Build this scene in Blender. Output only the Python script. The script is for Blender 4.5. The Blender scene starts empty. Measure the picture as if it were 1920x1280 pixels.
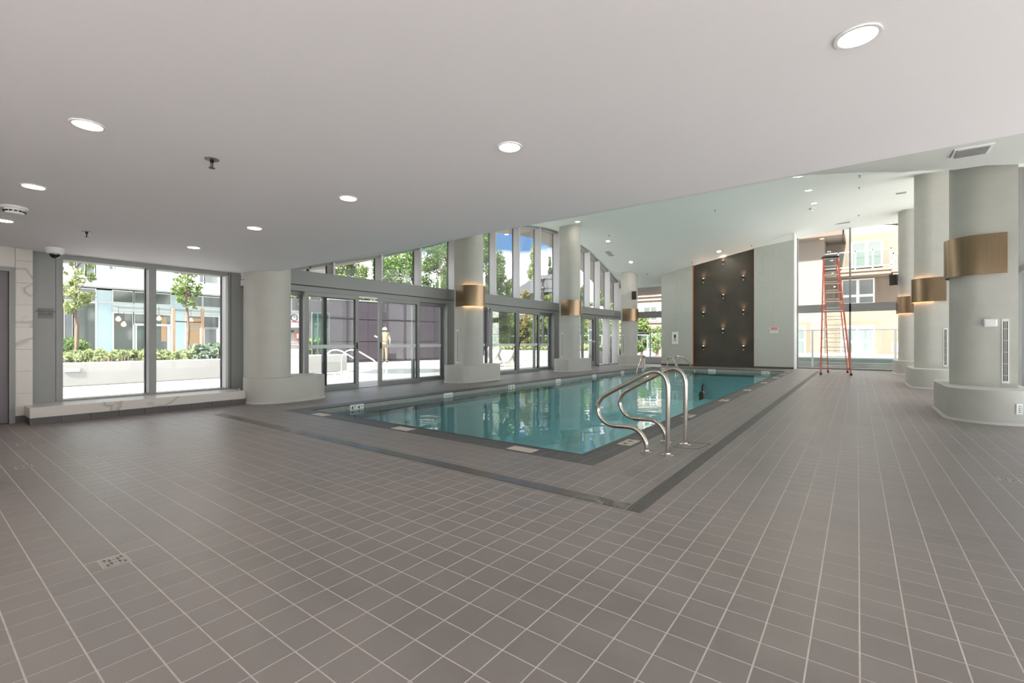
import bpy, math, random
import numpy as np
from mathutils import Vector, Matrix

# ---------------------------------------------------------------- camera, sky, sun, exposure
S = 1.15            # every length below is written in units of the lens height (1.15 m)
scene = bpy.context.scene
cam_data = bpy.data.cameras.new('camera')
cam_data.sensor_width = 36.0
cam_data.lens = 16.2
cam_data.clip_start = 0.05
cam_data.clip_end = 400
cam = bpy.data.objects.new('camera', cam_data)
scene.collection.objects.link(cam)
cam.location = (0, 0, S)
cam.rotation_euler = (math.pi/2, 0, math.atan2(0.6, 0.8))
scene.camera = cam

world = bpy.data.worlds.new('sky')
scene.world = world
world.use_nodes = True
wt = world.node_tree
wt.nodes.clear()
_o = wt.nodes.new('ShaderNodeOutputWorld')
_b = wt.nodes.new('ShaderNodeBackground')
_b.inputs['Strength'].default_value = 2.1
_tc = wt.nodes.new('ShaderNodeTexCoord')
_map = wt.nodes.new('ShaderNodeMapping')
_map.inputs['Scale'].default_value = (1.0, 1.0, 2.2)
_map.inputs['Location'].default_value = (1.35, 0.7, 0.0)
_n = wt.nodes.new('ShaderNodeTexNoise')
_n.inputs['Scale'].default_value = 1.9
_n.inputs['Detail'].default_value = 7.0
_n.inputs['Roughness'].default_value = 0.52
_r = wt.nodes.new('ShaderNodeValToRGB')
_r.color_ramp.elements[0].position = 0.40
_r.color_ramp.elements[0].color = (0.040, 0.092, 0.185, 1)
_r.color_ramp.elements[1].position = 0.50
_r.color_ramp.elements[1].color = (0.70, 0.705, 0.70, 1)
wt.links.new(_tc.outputs['Generated'], _map.inputs['Vector'])
wt.links.new(_map.outputs[0], _n.inputs['Vector'])
_sep = wt.nodes.new('ShaderNodeSeparateXYZ')
wt.links.new(_tc.outputs['Generated'], _sep.inputs[0])
_mr = wt.nodes.new('ShaderNodeMapRange')          # more cloud low down, clearer higher up
_mr.inputs['From Min'].default_value = 0.10; _mr.inputs['From Max'].default_value = 0.20
_mr.inputs['To Min'].default_value = 0.16; _mr.inputs['To Max'].default_value = -0.14
wt.links.new(_sep.outputs['Z'], _mr.inputs['Value'])
_ad = wt.nodes.new('ShaderNodeMath'); _ad.operation = 'ADD'
wt.links.new(_n.outputs['Fac'], _ad.inputs[0]); wt.links.new(_mr.outputs[0], _ad.inputs[1])
_m2 = wt.nodes.new('ShaderNodeMapRange')
_m2.inputs['From Min'].default_value = 0.24; _m2.inputs['From Max'].default_value = 0.50
_m2.inputs['To Min'].default_value = 0.0; _m2.inputs['To Max'].default_value = 0.14
wt.links.new(_sep.outputs['Z'], _m2.inputs['Value'])
_a2 = wt.nodes.new('ShaderNodeMath'); _a2.operation = 'ADD'
wt.links.new(_ad.outputs[0], _a2.inputs[0]); wt.links.new(_m2.outputs[0], _a2.inputs[1])
wt.links.new(_a2.outputs[0], _r.inputs['Fac'])
wt.links.new(_r.outputs[0], _b.inputs['Color'])
wt.links.new(_b.outputs[0], _o.inputs[0])

sun_data = bpy.data.lights.new('sun', 'SUN')
sun_data.energy = 9.0
sun_data.angle = math.radians(3)
sun_data.color = (1.0, 0.97, 0.92)
sun = bpy.data.objects.new('sun', sun_data)
scene.collection.objects.link(sun)
sun.rotation_euler = Vector((-.10, .62, -.77)).to_track_quat('-Z', 'Y').to_euler()

vs = scene.view_settings
vs.view_transform = 'Standard'
vs.look = 'None'
vs.gamma = 1.0
vs.exposure = 1.41
vs.use_curve_mapping = False
DOWNLIGHT_W = 2.0
VAULT_W = 7.0
scene.cycles.max_bounces = 12
scene.cycles.diffuse_bounces = 6
scene.cycles.transparent_max_bounces = 24

random.seed(7)
rng = np.random.default_rng(7)

# ---------------------------------------------------------------- measuring from the photograph (lens-height units)
def _ray(u, v):
    a = (u-960)/864.0
    return (-.6+.8*a, .8+.6*a, (640-v)/864.0)
def PX(u, v, X):
    r = _ray(u, v); d = X/r[0]; return (X, d*r[1], 1+d*r[2])
def PY(u, v, Y):
    r = _ray(u, v); d = Y/r[1]; return (d*r[0], Y, 1+d*r[2])
def PZ(u, v, Z=0.0):
    r = _ray(u, v); d = (Z-1)/r[2]; return (d*r[0], d*r[1], Z)
def PD(u, v, d):
    r = _ray(u, v); return (d*r[0], d*r[1], 1+d*r[2])

# ---------------------------------------------------------------- materials
M = {}
def nt_new(name):
    m = bpy.data.materials.new(name); m.use_nodes = True
    nt = m.node_tree; nt.nodes.clear()
    out = nt.nodes.new('ShaderNodeOutputMaterial')
    M[name] = m
    return m, nt, out
def pr(nt, col, rough=.5, metal=0., spec=.5):
    p = nt.nodes.new('ShaderNodeBsdfPrincipled')
    p.inputs['Base Color'].default_value = (*col, 1)
    p.inputs['Roughness'].default_value = rough
    p.inputs['Metallic'].default_value = metal
    p.inputs['Specular IOR Level'].default_value = spec
    return p
def pos(nt, scale=(1, 1, 1), obj=False):
    mp = nt.nodes.new('ShaderNodeMapping'); mp.inputs['Scale'].default_value = scale
    if obj:
        t = nt.nodes.new('ShaderNodeTexCoord'); nt.links.new(t.outputs['Object'], mp.inputs['Vector'])
    else:
        g = nt.nodes.new('ShaderNodeNewGeometry'); nt.links.new(g.outputs['Position'], mp.inputs['Vector'])
    return mp.outputs[0]
def noise(nt, vec, scale, detail=4, rough=.5):
    n = nt.nodes.new('ShaderNodeTexNoise')
    n.inputs['Scale'].default_value = scale; n.inputs['Detail'].default_value = detail
    n.inputs['Roughness'].default_value = rough
    nt.links.new(vec, n.inputs['Vector']); return n.outputs['Fac']
def ramp(nt, fac, stops):
    r = nt.nodes.new('ShaderNodeValToRGB')
    while len(r.color_ramp.elements) < len(stops): r.color_ramp.elements.new(.5)
    for e, (p, c) in zip(r.color_ramp.elements, stops):
        e.position = p; e.color = (*c, 1)
    nt.links.new(fac, r.inputs['Fac']); return r.outputs[0]
def mat(name, col, rough=.5, metal=0., spec=.5, var=0., vscale=3., bump=0., bscale=40., emit=None, estr=0., stretch=(1, 1, 1)):
    m, nt, out = nt_new(name)
    p = pr(nt, col, rough, metal, spec)
    if var > 0:
        f = noise(nt, pos(nt, stretch), vscale, 5)
        lo = tuple(max(0, c*(1-var)) for c in col); hi = tuple(min(1, c*(1+var)) for c in col)
        nt.links.new(ramp(nt, f, [(.3, lo), (.7, hi)]), p.inputs['Base Color'])
    if bump > 0:
        b = nt.nodes.new('ShaderNodeBump'); b.inputs['Strength'].default_value = bump
        b.inputs['Distance'].default_value = .01
        nt.links.new(noise(nt, pos(nt, stretch), bscale, 3), b.inputs['Height'])
        nt.links.new(b.outputs[0], p.inputs['Normal'])
    if emit:
        p.inputs['Emission Color'].default_value = (*emit, 1)
        p.inputs['Emission Strength'].default_value = estr
    nt.links.new(p.outputs[0], out.inputs[0])
    return m

mat('ceiling_paint', (.88, .845, .87), .75, spec=.2, var=.012, vscale=.5)
mat('vault_light_tint', (.70, .72, .69), .7, spec=.25, var=.012, vscale=.5)  # same paint as the flat ceiling; greenish light put into this colour
mat('wall_paint', (.84, .83, .80), .8, spec=.2)
mat('plaster', (.50, .49, .45), .6, spec=.3, var=.03, vscale=2.5, bump=.22, bscale=26, stretch=(1, 1, 1.8))
mat('grout', (.56, .51, .48), .9, spec=.1, var=.08, vscale=20)
mat('dark_trim', (.035, .034, .033), .45)
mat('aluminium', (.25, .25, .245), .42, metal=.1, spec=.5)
mat('aluminium_lit', (.62, .60, .61), .38, metal=.1, spec=.5)  # lighter copy of aluminium; daylight on mullion sides put into the colour
mat('gasket', (.02, .02, .02), .6)
mat('steel', (.62, .56, .50), .19, metal=1.0, bump=.03, bscale=160)
mat('white_steel', (.36, .36, .36), .3, metal=.3)
mat('white_plastic', (.80, .80, .79), .4)
mat('grey_plastic', (.45, .45, .44), .5)
mat('black_plastic', (.012, .012, .013), .35)
mat('dark_panel', (.058, .050, .038), .5, var=.16, vscale=2, bump=.12, bscale=60)
mat('copper', (.55, .19, .09), .35, metal=.5)
mat('black_metal', (.03, .028, .025), .35, metal=.6)
mat('door_paint', (.16, .14, .15), .45, var=.04)
mat('red_paint', (.60, .07, .04), .5)
mat('orange_red', (.62, .10, .05), .45, spec=.5)
mat('rung_metal', (.55, .54, .50), .35, metal=.7)
mat('black_print', (.012, .012, .012), .5)
mat('red_print', (.60, .02, .03), .5)
mat('sign_plate', (.13, .13, .125), .35, metal=.1)
mat('deck_plate', (.62, .55, .48), .5)
mat('wall_plate', (.72, .72, .68), .35)
mat('terrace_white', (.84, .83, .81), .85)
mat('terrace_grey', (.60, .59, .575), .85)
mat('concrete_white', (.31, .306, .295), .85, spec=.2, var=.05, vscale=1.2, bump=.1)
mat('concrete_grey', (.42, .41, .38), .9, spec=.2, var=.15, vscale=2)
mat('soil', (.10, .075, .05), .95, var=.3, vscale=8)
mat('grass', (.20, .27, .08), .9, var=.3, vscale=3)
mat('purple_panel', (.036, .029, .036), .5, var=.04, vscale=1)
mat('dark_grey_wall', (.08, .08, .083), .6, var=.05)
mat('white_wall', (.66, .67, .67), .7, spec=.2)
mat('pale_blue_glass', (.40, .52, .55), .12, spec=.8)
mat('dark_glass', (.11, .125, .115), .06, spec=.9)
mat('curtain_glass', (.16, .17, .17), .15, spec=.8, var=.2, vscale=6, stretch=(1, 1, .05))
mat('slab_grey', (.27, .27, .27), .8)
mat('cream_wall', (.205, .16, .127), .85, spec=.15, var=.03, vscale=1)
mat('cream_light', (.215, .182, .153), .85, spec=.15)
mat('trim_orange', (.175, .128, .092), .8)
mat('pink_wall', (.30, .235, .19), .85, var=.04)
mat('roof_brown', (.13, .09, .07), .8)
mat('roof_grey', (.045, .045, .05), .85, var=.2, vscale=8)
mat('house_wall', (.13, .12, .11), .8)
mat('soffit', (.30, .25, .22), .85, var=.1, vscale=2)
mat('dark_pole', (.035, .035, .035), .5)
mat('bark', (.16, .11, .075), .9, var=.25, vscale=15)
mat('stake_wood', (.40, .25, .16), .8, var=.1, vscale=9)
mat('wood_warm', (.40, .25, .13), .6)
mat('skin', (.30, .19, .14), .6)
mat('grey_cloth', (.22, .22, .225), .9)
mat('khaki', (.19, .145, .10), .9)
mat('vest', (.42, .41, .20), .7)
mat('vest_orange', (.45, .15, .08), .7)
mat('pink_cloth', (.36, .12, .13), .85)
mat('helmet', (.24, .24, .235), .35)
mat('boot', (.10, .06, .04), .7)
mat('lounge_white', (.20, .19, .175), .5)
mat('spa_water', (.20, .24, .24), .1, spec=.8)
mat('lamp_glow', (1, .95, .85), .5, emit=(1.0, .86, .66), estr=14)
mat('lamp_warm', (1, .8, .5), .5, emit=(1.0, .55, .25), estr=26)
mat('pendant_glow', (1, .8, .5), .5, emit=(1.0, .62, .32), estr=.45)
mat('pin_glow', (1, .8, .6), .5, emit=(1.0, .66, .48), estr=9)
mat('floor_base', (.05, .045, .04), .6)

def glass(name, tint, ior=1.45, rough=0.0, mixmul=1.0):
    m, nt, out = nt_new(name)
    t = nt.nodes.new('ShaderNodeBsdfTransparent'); t.inputs[0].default_value = (*tint, 1)
    g = nt.nodes.new('ShaderNodeBsdfGlossy'); g.inputs['Roughness'].default_value = rough
    f = nt.nodes.new('ShaderNodeFresnel'); f.inputs[0].default_value = ior
    mul = nt.nodes.new('ShaderNodeMath'); mul.operation = 'MULTIPLY'; mul.inputs[1].default_value = mixmul
    x = nt.nodes.new('ShaderNodeMixShader')
    nt.links.new(f.outputs[0], mul.inputs[0]); nt.links.new(mul.outputs[0], x.inputs[0])
    nt.links.new(t.outputs[0], x.inputs[1]); nt.links.new(g.outputs[0], x.inputs[2])
    nt.links.new(x.outputs[0], out.inputs[0])
glass('window_glass', (.97, .98, .975), mixmul=.32)
glass('rail_glass', (.90, .95, .93), mixmul=.5)
glass('green_glass', (.50, .74, .68))
def frosted(name, col, fac):
    m, nt, out = nt_new(name)
    t = nt.nodes.new('ShaderNodeBsdfTransparent')
    d = nt.nodes.new('ShaderNodeBsdfDiffuse'); d.inputs[0].default_value = (*col, 1)
    x = nt.nodes.new('ShaderNodeMixShader'); x.inputs[0].default_value = fac
    nt.links.new(t.outputs[0], x.inputs[1]); nt.links.new(d.outputs[0], x.inputs[2])
    nt.links.new(x.outputs[0], out.inputs[0])
frosted('frosted', (.85, .85, .84), .5)

# tiles: tone differs from tile to tile, wiping marks run across them
def tile_mat(name, col, rough, tone, smear):
    m, nt, out = nt_new(name)
    p = pr(nt, col, rough, 0, .8)
    g = nt.nodes.new('ShaderNodeNewGeometry'); oi = nt.nodes.new('ShaderNodeObjectInfo')
    ad = nt.nodes.new('ShaderNodeMath'); ad.operation = 'ADD'
    nt.links.new(g.outputs['Random Per Island'], ad.inputs[0]); nt.links.new(oi.outputs['Random'], ad.inputs[1])
    fr = nt.nodes.new('ShaderNodeMath'); fr.operation = 'FRACT'; nt.links.new(ad.outputs[0], fr.inputs[0])
    lo = tuple(c*(1-tone) for c in col); hi = tuple(c*(1+tone) for c in col)
    c1 = ramp(nt, fr.outputs[0], [(0, lo), (1, hi)])
    f = noise(nt, pos(nt, (.55, 1.3, 1)), .9, 6, .62)
    c2 = ramp(nt, f, [(.36, (1-smear,)*3), (.52, (1, 1, 1)), (.72, (1+0*smear, 1, 1))])
    mx = nt.nodes.new('ShaderNodeMix'); mx.data_type = 'RGBA'; mx.blend_type = 'MULTIPLY'; mx.inputs[0].default_value = 1
    nt.links.new(c1, mx.inputs[6]); nt.links.new(c2, mx.inputs[7])
    nt.links.new(mx.outputs[2], p.inputs['Base Color'])
    rr = nt.nodes.new('ShaderNodeMapRange'); rr.inputs[3].default_value = rough-.10; rr.inputs[4].default_value = rough+.12
    nt.links.new(f, rr.inputs[0]); nt.links.new(rr.outputs[0], p.inputs['Roughness'])
    b = nt.nodes.new('ShaderNodeBump'); b.inputs['Strength'].default_value = .12; b.inputs['Distance'].default_value = .004
    nt.links.new(noise(nt, pos(nt), 45, 3), b.inputs['Height']); nt.links.new(b.outputs[0], p.inputs['Normal'])
    nt.links.new(p.outputs[0], out.inputs[0])
tile_mat('floor_tile', (.215, .186, .174), .40, .04, .16)
tile_mat('coping_tile', (.078, .073, .072), .52, .06, .05)
tile_mat('base_tile', (.065, .056, .050), .45, .08, .0)

def marble(name, base, vein, scale, seed):
    m, nt, out = nt_new(name)
    p = pr(nt, base, .28, 0, .5)
    v = pos(nt, (1, 1, 1))
    mp = nt.nodes.new('ShaderNodeMapping'); mp.inputs['Location'].default_value = (seed, seed*.7, seed*1.3)
    mp.inputs['Rotation'].default_value = (.5, .4, .9); mp.inputs['Scale'].default_value = (1, .3, .6)
    nt.links.new(v, mp.inputs['Vector'])
    n1 = nt.nodes.new('ShaderNodeTexNoise'); n1.inputs['Scale'].default_value = scale; n1.inputs['Detail'].default_value = 5
    n1.inputs['Distortion'].default_value = .8
    nt.links.new(mp.outputs[0], n1.inputs['Vector'])
    mid = tuple((a+b)/2 for a, b in zip(base, vein))
    c = ramp(nt, n1.outputs['Fac'], [(.0, base), (.485, base), (.5, vein), (.512, base), (1, base)])
    n2 = noise(nt, mp.outputs[0], scale*.7, 5)
    c2 = ramp(nt, n2, [(.35, (.93, .93, .93)), (.65, (1, 1, 1))])
    mx = nt.nodes.new('ShaderNodeMix'); mx.data_type = 'RGBA'; mx.blend_type = 'MULTIPLY'; mx.inputs[0].default_value = 1
    nt.links.new(c, mx.inputs[6]); nt.links.new(c2, mx.inputs[7])
    nt.links.new(mx.outputs[2], p.inputs['Base Color'])
    nt.links.new(p.outputs[0], out.inputs[0])
marble('marble', (.62, .58, .54), (.40, .36, .32), 1.1, 1.7)
marble('marble_far', (.49, .50, .455), (.455, .467, .428), .45, 4.2)

def brick_mat(name, c1, c2, mortar, sx, sy, msize, rough=.3, vertical='xz'):
    m, nt, out = nt_new(name)
    p = pr(nt, c1, rough, 0, .5)
    g = nt.nodes.new('ShaderNodeNewGeometry')
    sp = nt.nodes.new('ShaderNodeSeparateXYZ'); nt.links.new(g.outputs['Position'], sp.inputs[0])
    ad = nt.nodes.new('ShaderNodeMath'); ad.operation = 'ADD'
    nt.links.new(sp.outputs[0], ad.inputs[0]); nt.links.new(sp.outputs[1], ad.inputs[1])
    cb = nt.nodes.new('ShaderNodeCombineXYZ')
    nt.links.new(ad.outputs[0] if vertical == 'xz' else sp.outputs[0], cb.inputs[0])
    nt.links.new(sp.outputs[2] if vertical == 'xz' else sp.outputs[1], cb.inputs[1])
    b = nt.nodes.new('ShaderNodeTexBrick'); b.offset = 0
    b.inputs['Color1'].default_value = (*c1, 1); b.inputs['Color2'].default_value = (*c2, 1); b.inputs['Mortar'].default_value = (*mortar, 1)
    b.inputs['Scale'].default_value = 1; b.inputs['Brick Width'].default_value = sx; b.inputs['Row Height'].default_value = sy
    b.inputs['Mortar Size'].default_value = msize
    nt.links.new(cb.outputs[0], b.inputs['Vector']); nt.links.new(b.outputs[0], p.inputs['Base Color'])
    nt.links.new(p.outputs[0], out.inputs[0])
brick_mat('mosaic', (.085, .08, .07), (.15, .14, .125), (.46, .46, .42), .026, .026, .004)
brick_mat('paver', (.30, .297, .29), (.28, .276, .27), (.24, .237, .235), .62, .62, .006, .8, 'xy')

# pool shell and water
mat('pool_plaster', (.80, .95, .97), .6, var=.03, vscale=.8)
m, nt, out = nt_new('water')
t = nt.nodes.new('ShaderNodeBsdfTransparent'); t.inputs[0].default_value = (.60, .93, .97, 1)
g = nt.nodes.new('ShaderNodeBsdfGlossy'); g.inputs['Roughness'].default_value = .015
f = nt.nodes.new('ShaderNodeFresnel'); f.inputs[0].default_value = 1.36
x = nt.nodes.new('ShaderNodeMixShader')
b = nt.nodes.new('ShaderNodeBump'); b.inputs['Strength'].default_value = .09; b.inputs['Distance'].default_value = .05
nt.links.new(noise(nt, pos(nt, (1, .8, 1)), 3.2, 2, .4), b.inputs['Height'])
nt.links.new(b.outputs[0], g.inputs['Normal']); nt.links.new(b.outputs[0], f.inputs['Normal'])
nt.links.new(f.outputs[0], x.inputs[0]); nt.links.new(t.outputs[0], x.inputs[1]); nt.links.new(g.outputs[0], x.inputs[2])
nt.links.new(x.outputs[0], out.inputs[0])

# brushed bronze
m, nt, out = nt_new('bronze')
p = pr(nt, (.30, .21, .135), .27, 1.0, .5)
f = noise(nt, pos(nt, (1, 1, .02)), 90, 3)
nt.links.new(ramp(nt, f, [(.3, (.29, .205, .13)), (.7, (.34, .24, .155))]), p.inputs['Base Color'])
p.inputs['Anisotropic'].default_value = .6
nt.links.new(p.outputs[0], out.inputs[0])

# leaves
def leaf_mat(name, c0, c1, c2):
    m, nt, out = nt_new(name)
    g = nt.nodes.new('ShaderNodeNewGeometry')
    c = ramp(nt, g.outputs['Random Per Island'], [(0, c0), (.5, c1), (1, c2)])
    d = nt.nodes.new('ShaderNodeBsdfDiffuse'); tr = nt.nodes.new('ShaderNodeBsdfTranslucent')
    nt.links.new(c, d.inputs[0]); nt.links.new(c, tr.inputs[0])
    x = nt.nodes.new('ShaderNodeMixShader'); x.inputs[0].default_value = .35
    nt.links.new(d.outputs[0], x.inputs[1]); nt.links.new(tr.outputs[0], x.inputs[2])
    nt.links.new(x.outputs[0], out.inputs[0])
leaf_mat('leaf_deep', (.05, .09, .03), (.10, .17, .055), (.21, .29, .10))
leaf_mat('leaf_mid', (.09, .14, .045), (.17, .24, .08), (.30, .36, .14))
leaf_mat('leaf_pale', (.19, .24, .11), (.28, .33, .15), (.38, .42, .22))
leaf_mat('leaf_conifer', (.06, .10, .055), (.11, .16, .085), (.19, .24, .13))
leaf_mat('leaf_red', (.20, .12, .06), (.26, .21, .09), (.22, .28, .10))
leaf_mat('leaf_blue', (.10, .15, .10), (.17, .22, .16), (.28, .33, .25))

# ---------------------------------------------------------------- mesh building
COL = scene.collection
class MB:
    def __init__(self): self.v = []; self.f = []; self.smooth = False
    def add(self, vs_, fs_):
        n = len(self.v); self.v += [tuple(p) for p in vs_]; self.f += [tuple(i+n for i in f) for f in fs_]; return self
    def box(self, x0, x1, y0, y1, z0, z1):
        if x0 > x1: x0, x1 = x1, x0
        if y0 > y1: y0, y1 = y1, y0
        if z0 > z1: z0, z1 = z1, z0
        return self.add([(x0, y0, z0), (x1, y0, z0), (x1, y1, z0), (x0, y1, z0), (x0, y0, z1), (x1, y0, z1), (x1, y1, z1), (x0, y1, z1)],
                 [(0, 3, 2, 1), (4, 5, 6, 7), (0, 1, 5, 4), (1, 2, 6, 5), (2, 3, 7, 6), (3, 0, 4, 7)])
    def rbox(self, x0, x1, y0, y1, z0, z1, b=.01):
        # box with chamfered upright and lengthwise edges
        if x0 > x1: x0, x1 = x1, x0
        if y0 > y1: y0, y1 = y1, y0
        b = min(b, (x1-x0)*.3, (y1-y0)*.3, (z1-z0)*.3)
        pl = [(x0+b, y0), (x1-b, y0), (x1, y0+b), (x1, y1-b), (x1-b, y1), (x0+b, y1), (x0, y1-b), (x0, y0+b)]
        cx, cy = (x0+x1)/2, (y0+y1)/2
        ins = [(px+(b if px < cx else -b)*.7, py+(b if py < cy else -b)*.7) for px, py in pl]
        rings = [(ins, z0), (pl, z0+b), (pl, z1-b), (ins, z1)]
        vv = [(px, py, z) for ring, z in rings for px, py in ring]
        ff = [tuple(reversed(range(8)))]
        for k in range(3):
            for i in range(8):
                j = (i+1) % 8; ff.append((k*8+i, k*8+j, (k+1)*8+j, (k+1)*8+i))
        ff.append(tuple(range(24, 32)))
        return self.add(vv, ff)
    def prism(self, poly, z0, z1):
        n = len(poly)
        z0f = z0 if callable(z0) else (lambda x, y: z0)
        z1f = z1 if callable(z1) else (lambda x, y: z1)
        vv = [(x, y, z0f(x, y)) for x, y in poly]+[(x, y, z1f(x, y)) for x, y in poly]
        return self.add(vv, [tuple(reversed(range(n))), tuple(range(n, 2*n))]+[(i, (i+1) % n, n+(i+1) % n, n+i) for i in range(n)])
    def slab(self, poly, axis, a0, a1):
        # poly in (s, z); axis 'y': s = x, extruded along y; axis 'x': s = y, extruded along x
        n = len(poly)
        mk = (lambda s, z, a: (s, a, z)) if axis == 'y' else (lambda s, z, a: (a, s, z))
        vv = [mk(s, z, a0) for s, z in poly]+[mk(s, z, a1) for s, z in poly]
        return self.add(vv, [tuple(range(n)), tuple(reversed(range(n, 2*n)))]+[(i, n+i, n+(i+1) % n, (i+1) % n) for i in range(n)])
    def tube(self, path, r, n=10, cap=True, close=False):
        P = [Vector(p) for p in path]; m = len(P)
        rs = r if isinstance(r, (list, tuple)) else [r]*m
        T = []
        for i in range(m):
            a = P[max(0, i-1)] if not close else P[(i-1) % m]; b = P[min(m-1, i+1)] if not close else P[(i+1) % m]
            t = (b-a); t = t.normalized() if t.length > 0 else Vector((0, 0, 1)); T.append(t)
        up = Vector((0, 0, 1)) if abs(T[0].z) < .9 else Vector((1, 0, 0))
        nrm = T[0].cross(up).normalized()
        base = len(self.v)
        for i in range(m):
            nrm = (nrm-T[i]*nrm.dot(T[i])).normalized(); bi = T[i].cross(nrm)
            for k in range(n):
                a = 2*math.pi*k/n
                q = P[i]+(nrm*math.cos(a)+bi*math.sin(a))*rs[i]
                self.v.append(tuple(q))
        for i in range(m-1 if not close else m):
            for k in range(n):
                a = base+i*n+k; b = base+i*n+(k+1) % n
                c = base+((i+1) % m)*n+(k+1) % n; d = base+((i+1) % m)*n+k
                self.f.append((a, b, c, d))
        if cap and not close:
            self.f.append(tuple(reversed(range(base, base+n)))); self.f.append(tuple(range(base+(m-1)*n, base+m*n)))
        return self
    def lathe(self, prof, cx, cy, n=24, a0=0.):
        base = len(self.v)
        for r, z in prof:
            for k in range(n):
                a = a0+2*math.pi*k/n; self.v.append((cx+r*math.cos(a), cy+r*math.sin(a), z))
        for i in range(len(prof)-1):
            for k in range(n):
                self.f.append((base+i*n+k, base+i*n+(k+1) % n, base+(i+1)*n+(k+1) % n, base+(i+1)*n+k))
        self.f.append(tuple(reversed(range(base, base+n)))); self.f.append(tuple(range(base+(len(prof)-1)*n, base+len(prof)*n)))
        return self
    def beam(self, a, b, w, d=None, side=None):
        # straight bar from a to b, w wide across, d deep
        d = d or w
        A, B = Vector(a), Vector(b); t = (B-A).normalized()
        s = Vector(side).normalized() if side else (t.cross(Vector((0, 0, 1))) if abs(t.z) < .95 else Vector((1, 0, 0))).normalized()
        s = (s-t*s.dot(t)).normalized(); k = t.cross(s)
        vv = [tuple(p+s*(w/2*i)+k*(d/2*j)) for p in (A, B) for i, j in ((-1, -1), (1, -1), (1, 1), (-1, 1))]
        return self.add(vv, [(3, 2, 1, 0), (4, 5, 6, 7), (0, 1, 5, 4), (1, 2, 6, 5), (2, 3, 7, 6), (3, 0, 4, 7)])
    def build(self, name, material, parent=None, smooth=None, **tags):
        me = bpy.data.meshes.new(name)
        off = tuple(parent.get('_w', (0, 0, 0))) if parent is not None else (0, 0, 0)
        me.from_pydata([((x-off[0])*S, (y-off[1])*S, (z-off[2])*S) for x, y, z in self.v], [], self.f)
        me.materials.append(M[material] if isinstance(material, str) else material)
        if smooth or (smooth is None and self.smooth):
            me.polygons.foreach_set('use_smooth', [True]*len(me.polygons))
            if hasattr(me, 'set_sharp_from_angle'): me.set_sharp_from_angle(angle=math.radians(40))
        me.update()
        o = bpy.data.objects.new(name, me); COL.objects.link(o)
        if parent is not None: o.parent = parent; o['_w'] = off
        else: o['_w'] = (0., 0., 0.)
        settag(o, **tags)
        return o
def settag(o, label=None, cat=None, group=None, kind=None):
    if label: o['label'] = label
    if cat: o['category'] = cat
    if group: o['group'] = group
    if kind: o['kind'] = kind
def thing(name, loc, label=None, cat=None, group=None, kind=None):
    o = bpy.data.objects.new(name, None); COL.objects.link(o)
    o.location = (loc[0]*S, loc[1]*S, loc[2]*S); o['_w'] = tuple(float(c) for c in loc)
    o.empty_display_size = .1
    settag(o, label, cat, group, kind)
    return o
def dup(root, loc=None, rotz=None, label=None, group=None):
    r = root.copy(); COL.objects.link(r)
    if loc is not None: r.location = tuple(c*S for c in loc)
    if rotz is not None: r.rotation_euler = (0, 0, rotz)
    if label: r['label'] = label
    if group: r['group'] = group
    for ch in list(root.children):
        c = ch.copy(); COL.objects.link(c); c.parent = r
        for g in list(ch.children):
            d = g.copy(); COL.objects.link(d); d.parent = c
    return r
def text_part(s, size, origin, right, up, material, parent, name='lettering'):
    cu = bpy.data.curves.new('lettering_curve', 'FONT'); cu.body = s; cu.size = 1.0; cu.align_x = 'CENTER'; cu.align_y = 'CENTER'
    cu.offset = .012
    o = bpy.data.objects.new('lettering_curve', cu); COL.objects.link(o)
    dg = bpy.context.evaluated_depsgraph_get()
    me = bpy.data.meshes.new_from_object(o.evaluated_get(dg))
    vs_ = [v.co.copy() for v in me.vertices]; fs_ = [tuple(p.vertices) for p in me.polygons]
    bpy.data.objects.remove(o); bpy.data.curves.remove(cu); bpy.data.meshes.remove(me)
    b = MB(); R = Vector(right).normalized(); U = Vector(up).normalized(); O = Vector(origin)
    b.add([tuple(O+R*(v.x*size)+U*(v.y*size)) for v in vs_], fs_)
    return b.build(name, material, parent)

def lerp(xs, x):
    if x <= xs[0][0]: return xs[0][1]
    for (a, p), (b, q) in zip(xs, xs[1:]):
        if x <= b: return p+(q-p)*(x-a)/(b-a)
    return xs[-1][1]
def smoothcurve(pts):
    xs = np.array([p[0] for p in pts]); ys = np.array([p[1] for p in pts])
    m = np.gradient(ys, xs)
    def f(x):
        x = min(max(x, xs[0]), xs[-1]); i = int(min(max(np.searchsorted(xs, x)-1, 0), len(xs)-2))
        h_ = xs[i+1]-xs[i]; t_ = (x-xs[i])/h_
        return float((2*t_**3-3*t_**2+1)*ys[i]+(t_**3-2*t_**2+t_)*h_*m[i]+(-2*t_**3+3*t_**2)*ys[i+1]+(t_**3-t_**2)*h_*m[i+1])
    return f
ZL = smoothcurve([(3.73, 2.15), (5.46, 2.66), (6.43, 2.92), (7.6, 3.28), (8.5, 3.6), (10.5, 4.35), (12.9, 4.87), (14.3, 4.96), (16.06, 4.76), (17.35, 4.45), (18.6, 4.05), (19.35, 3.76), (20.1, 3.46), (21.2, 2.95)])
ZR = smoothcurve([(3.73, 2.15), (4.3, 2.165), (5.0, 2.38), (6.0, 2.655), (7.2, 3.0), (8.9, 3.48), (10.8, 4.01), (12.8, 4.56), (14.2, 4.83), (16.5, 5.0), (19.35, 5.06), (20.1, 4.98), (21.2, 4.9)])
WX = smoothcurve([(-9.8, 0), (-8.7, 0), (-8.0, .02), (-6.63, .04), (-5.33, .275), (-3.12, .62), (-1.84, .90), (-.5, 1), (2.2, 1)])
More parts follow.
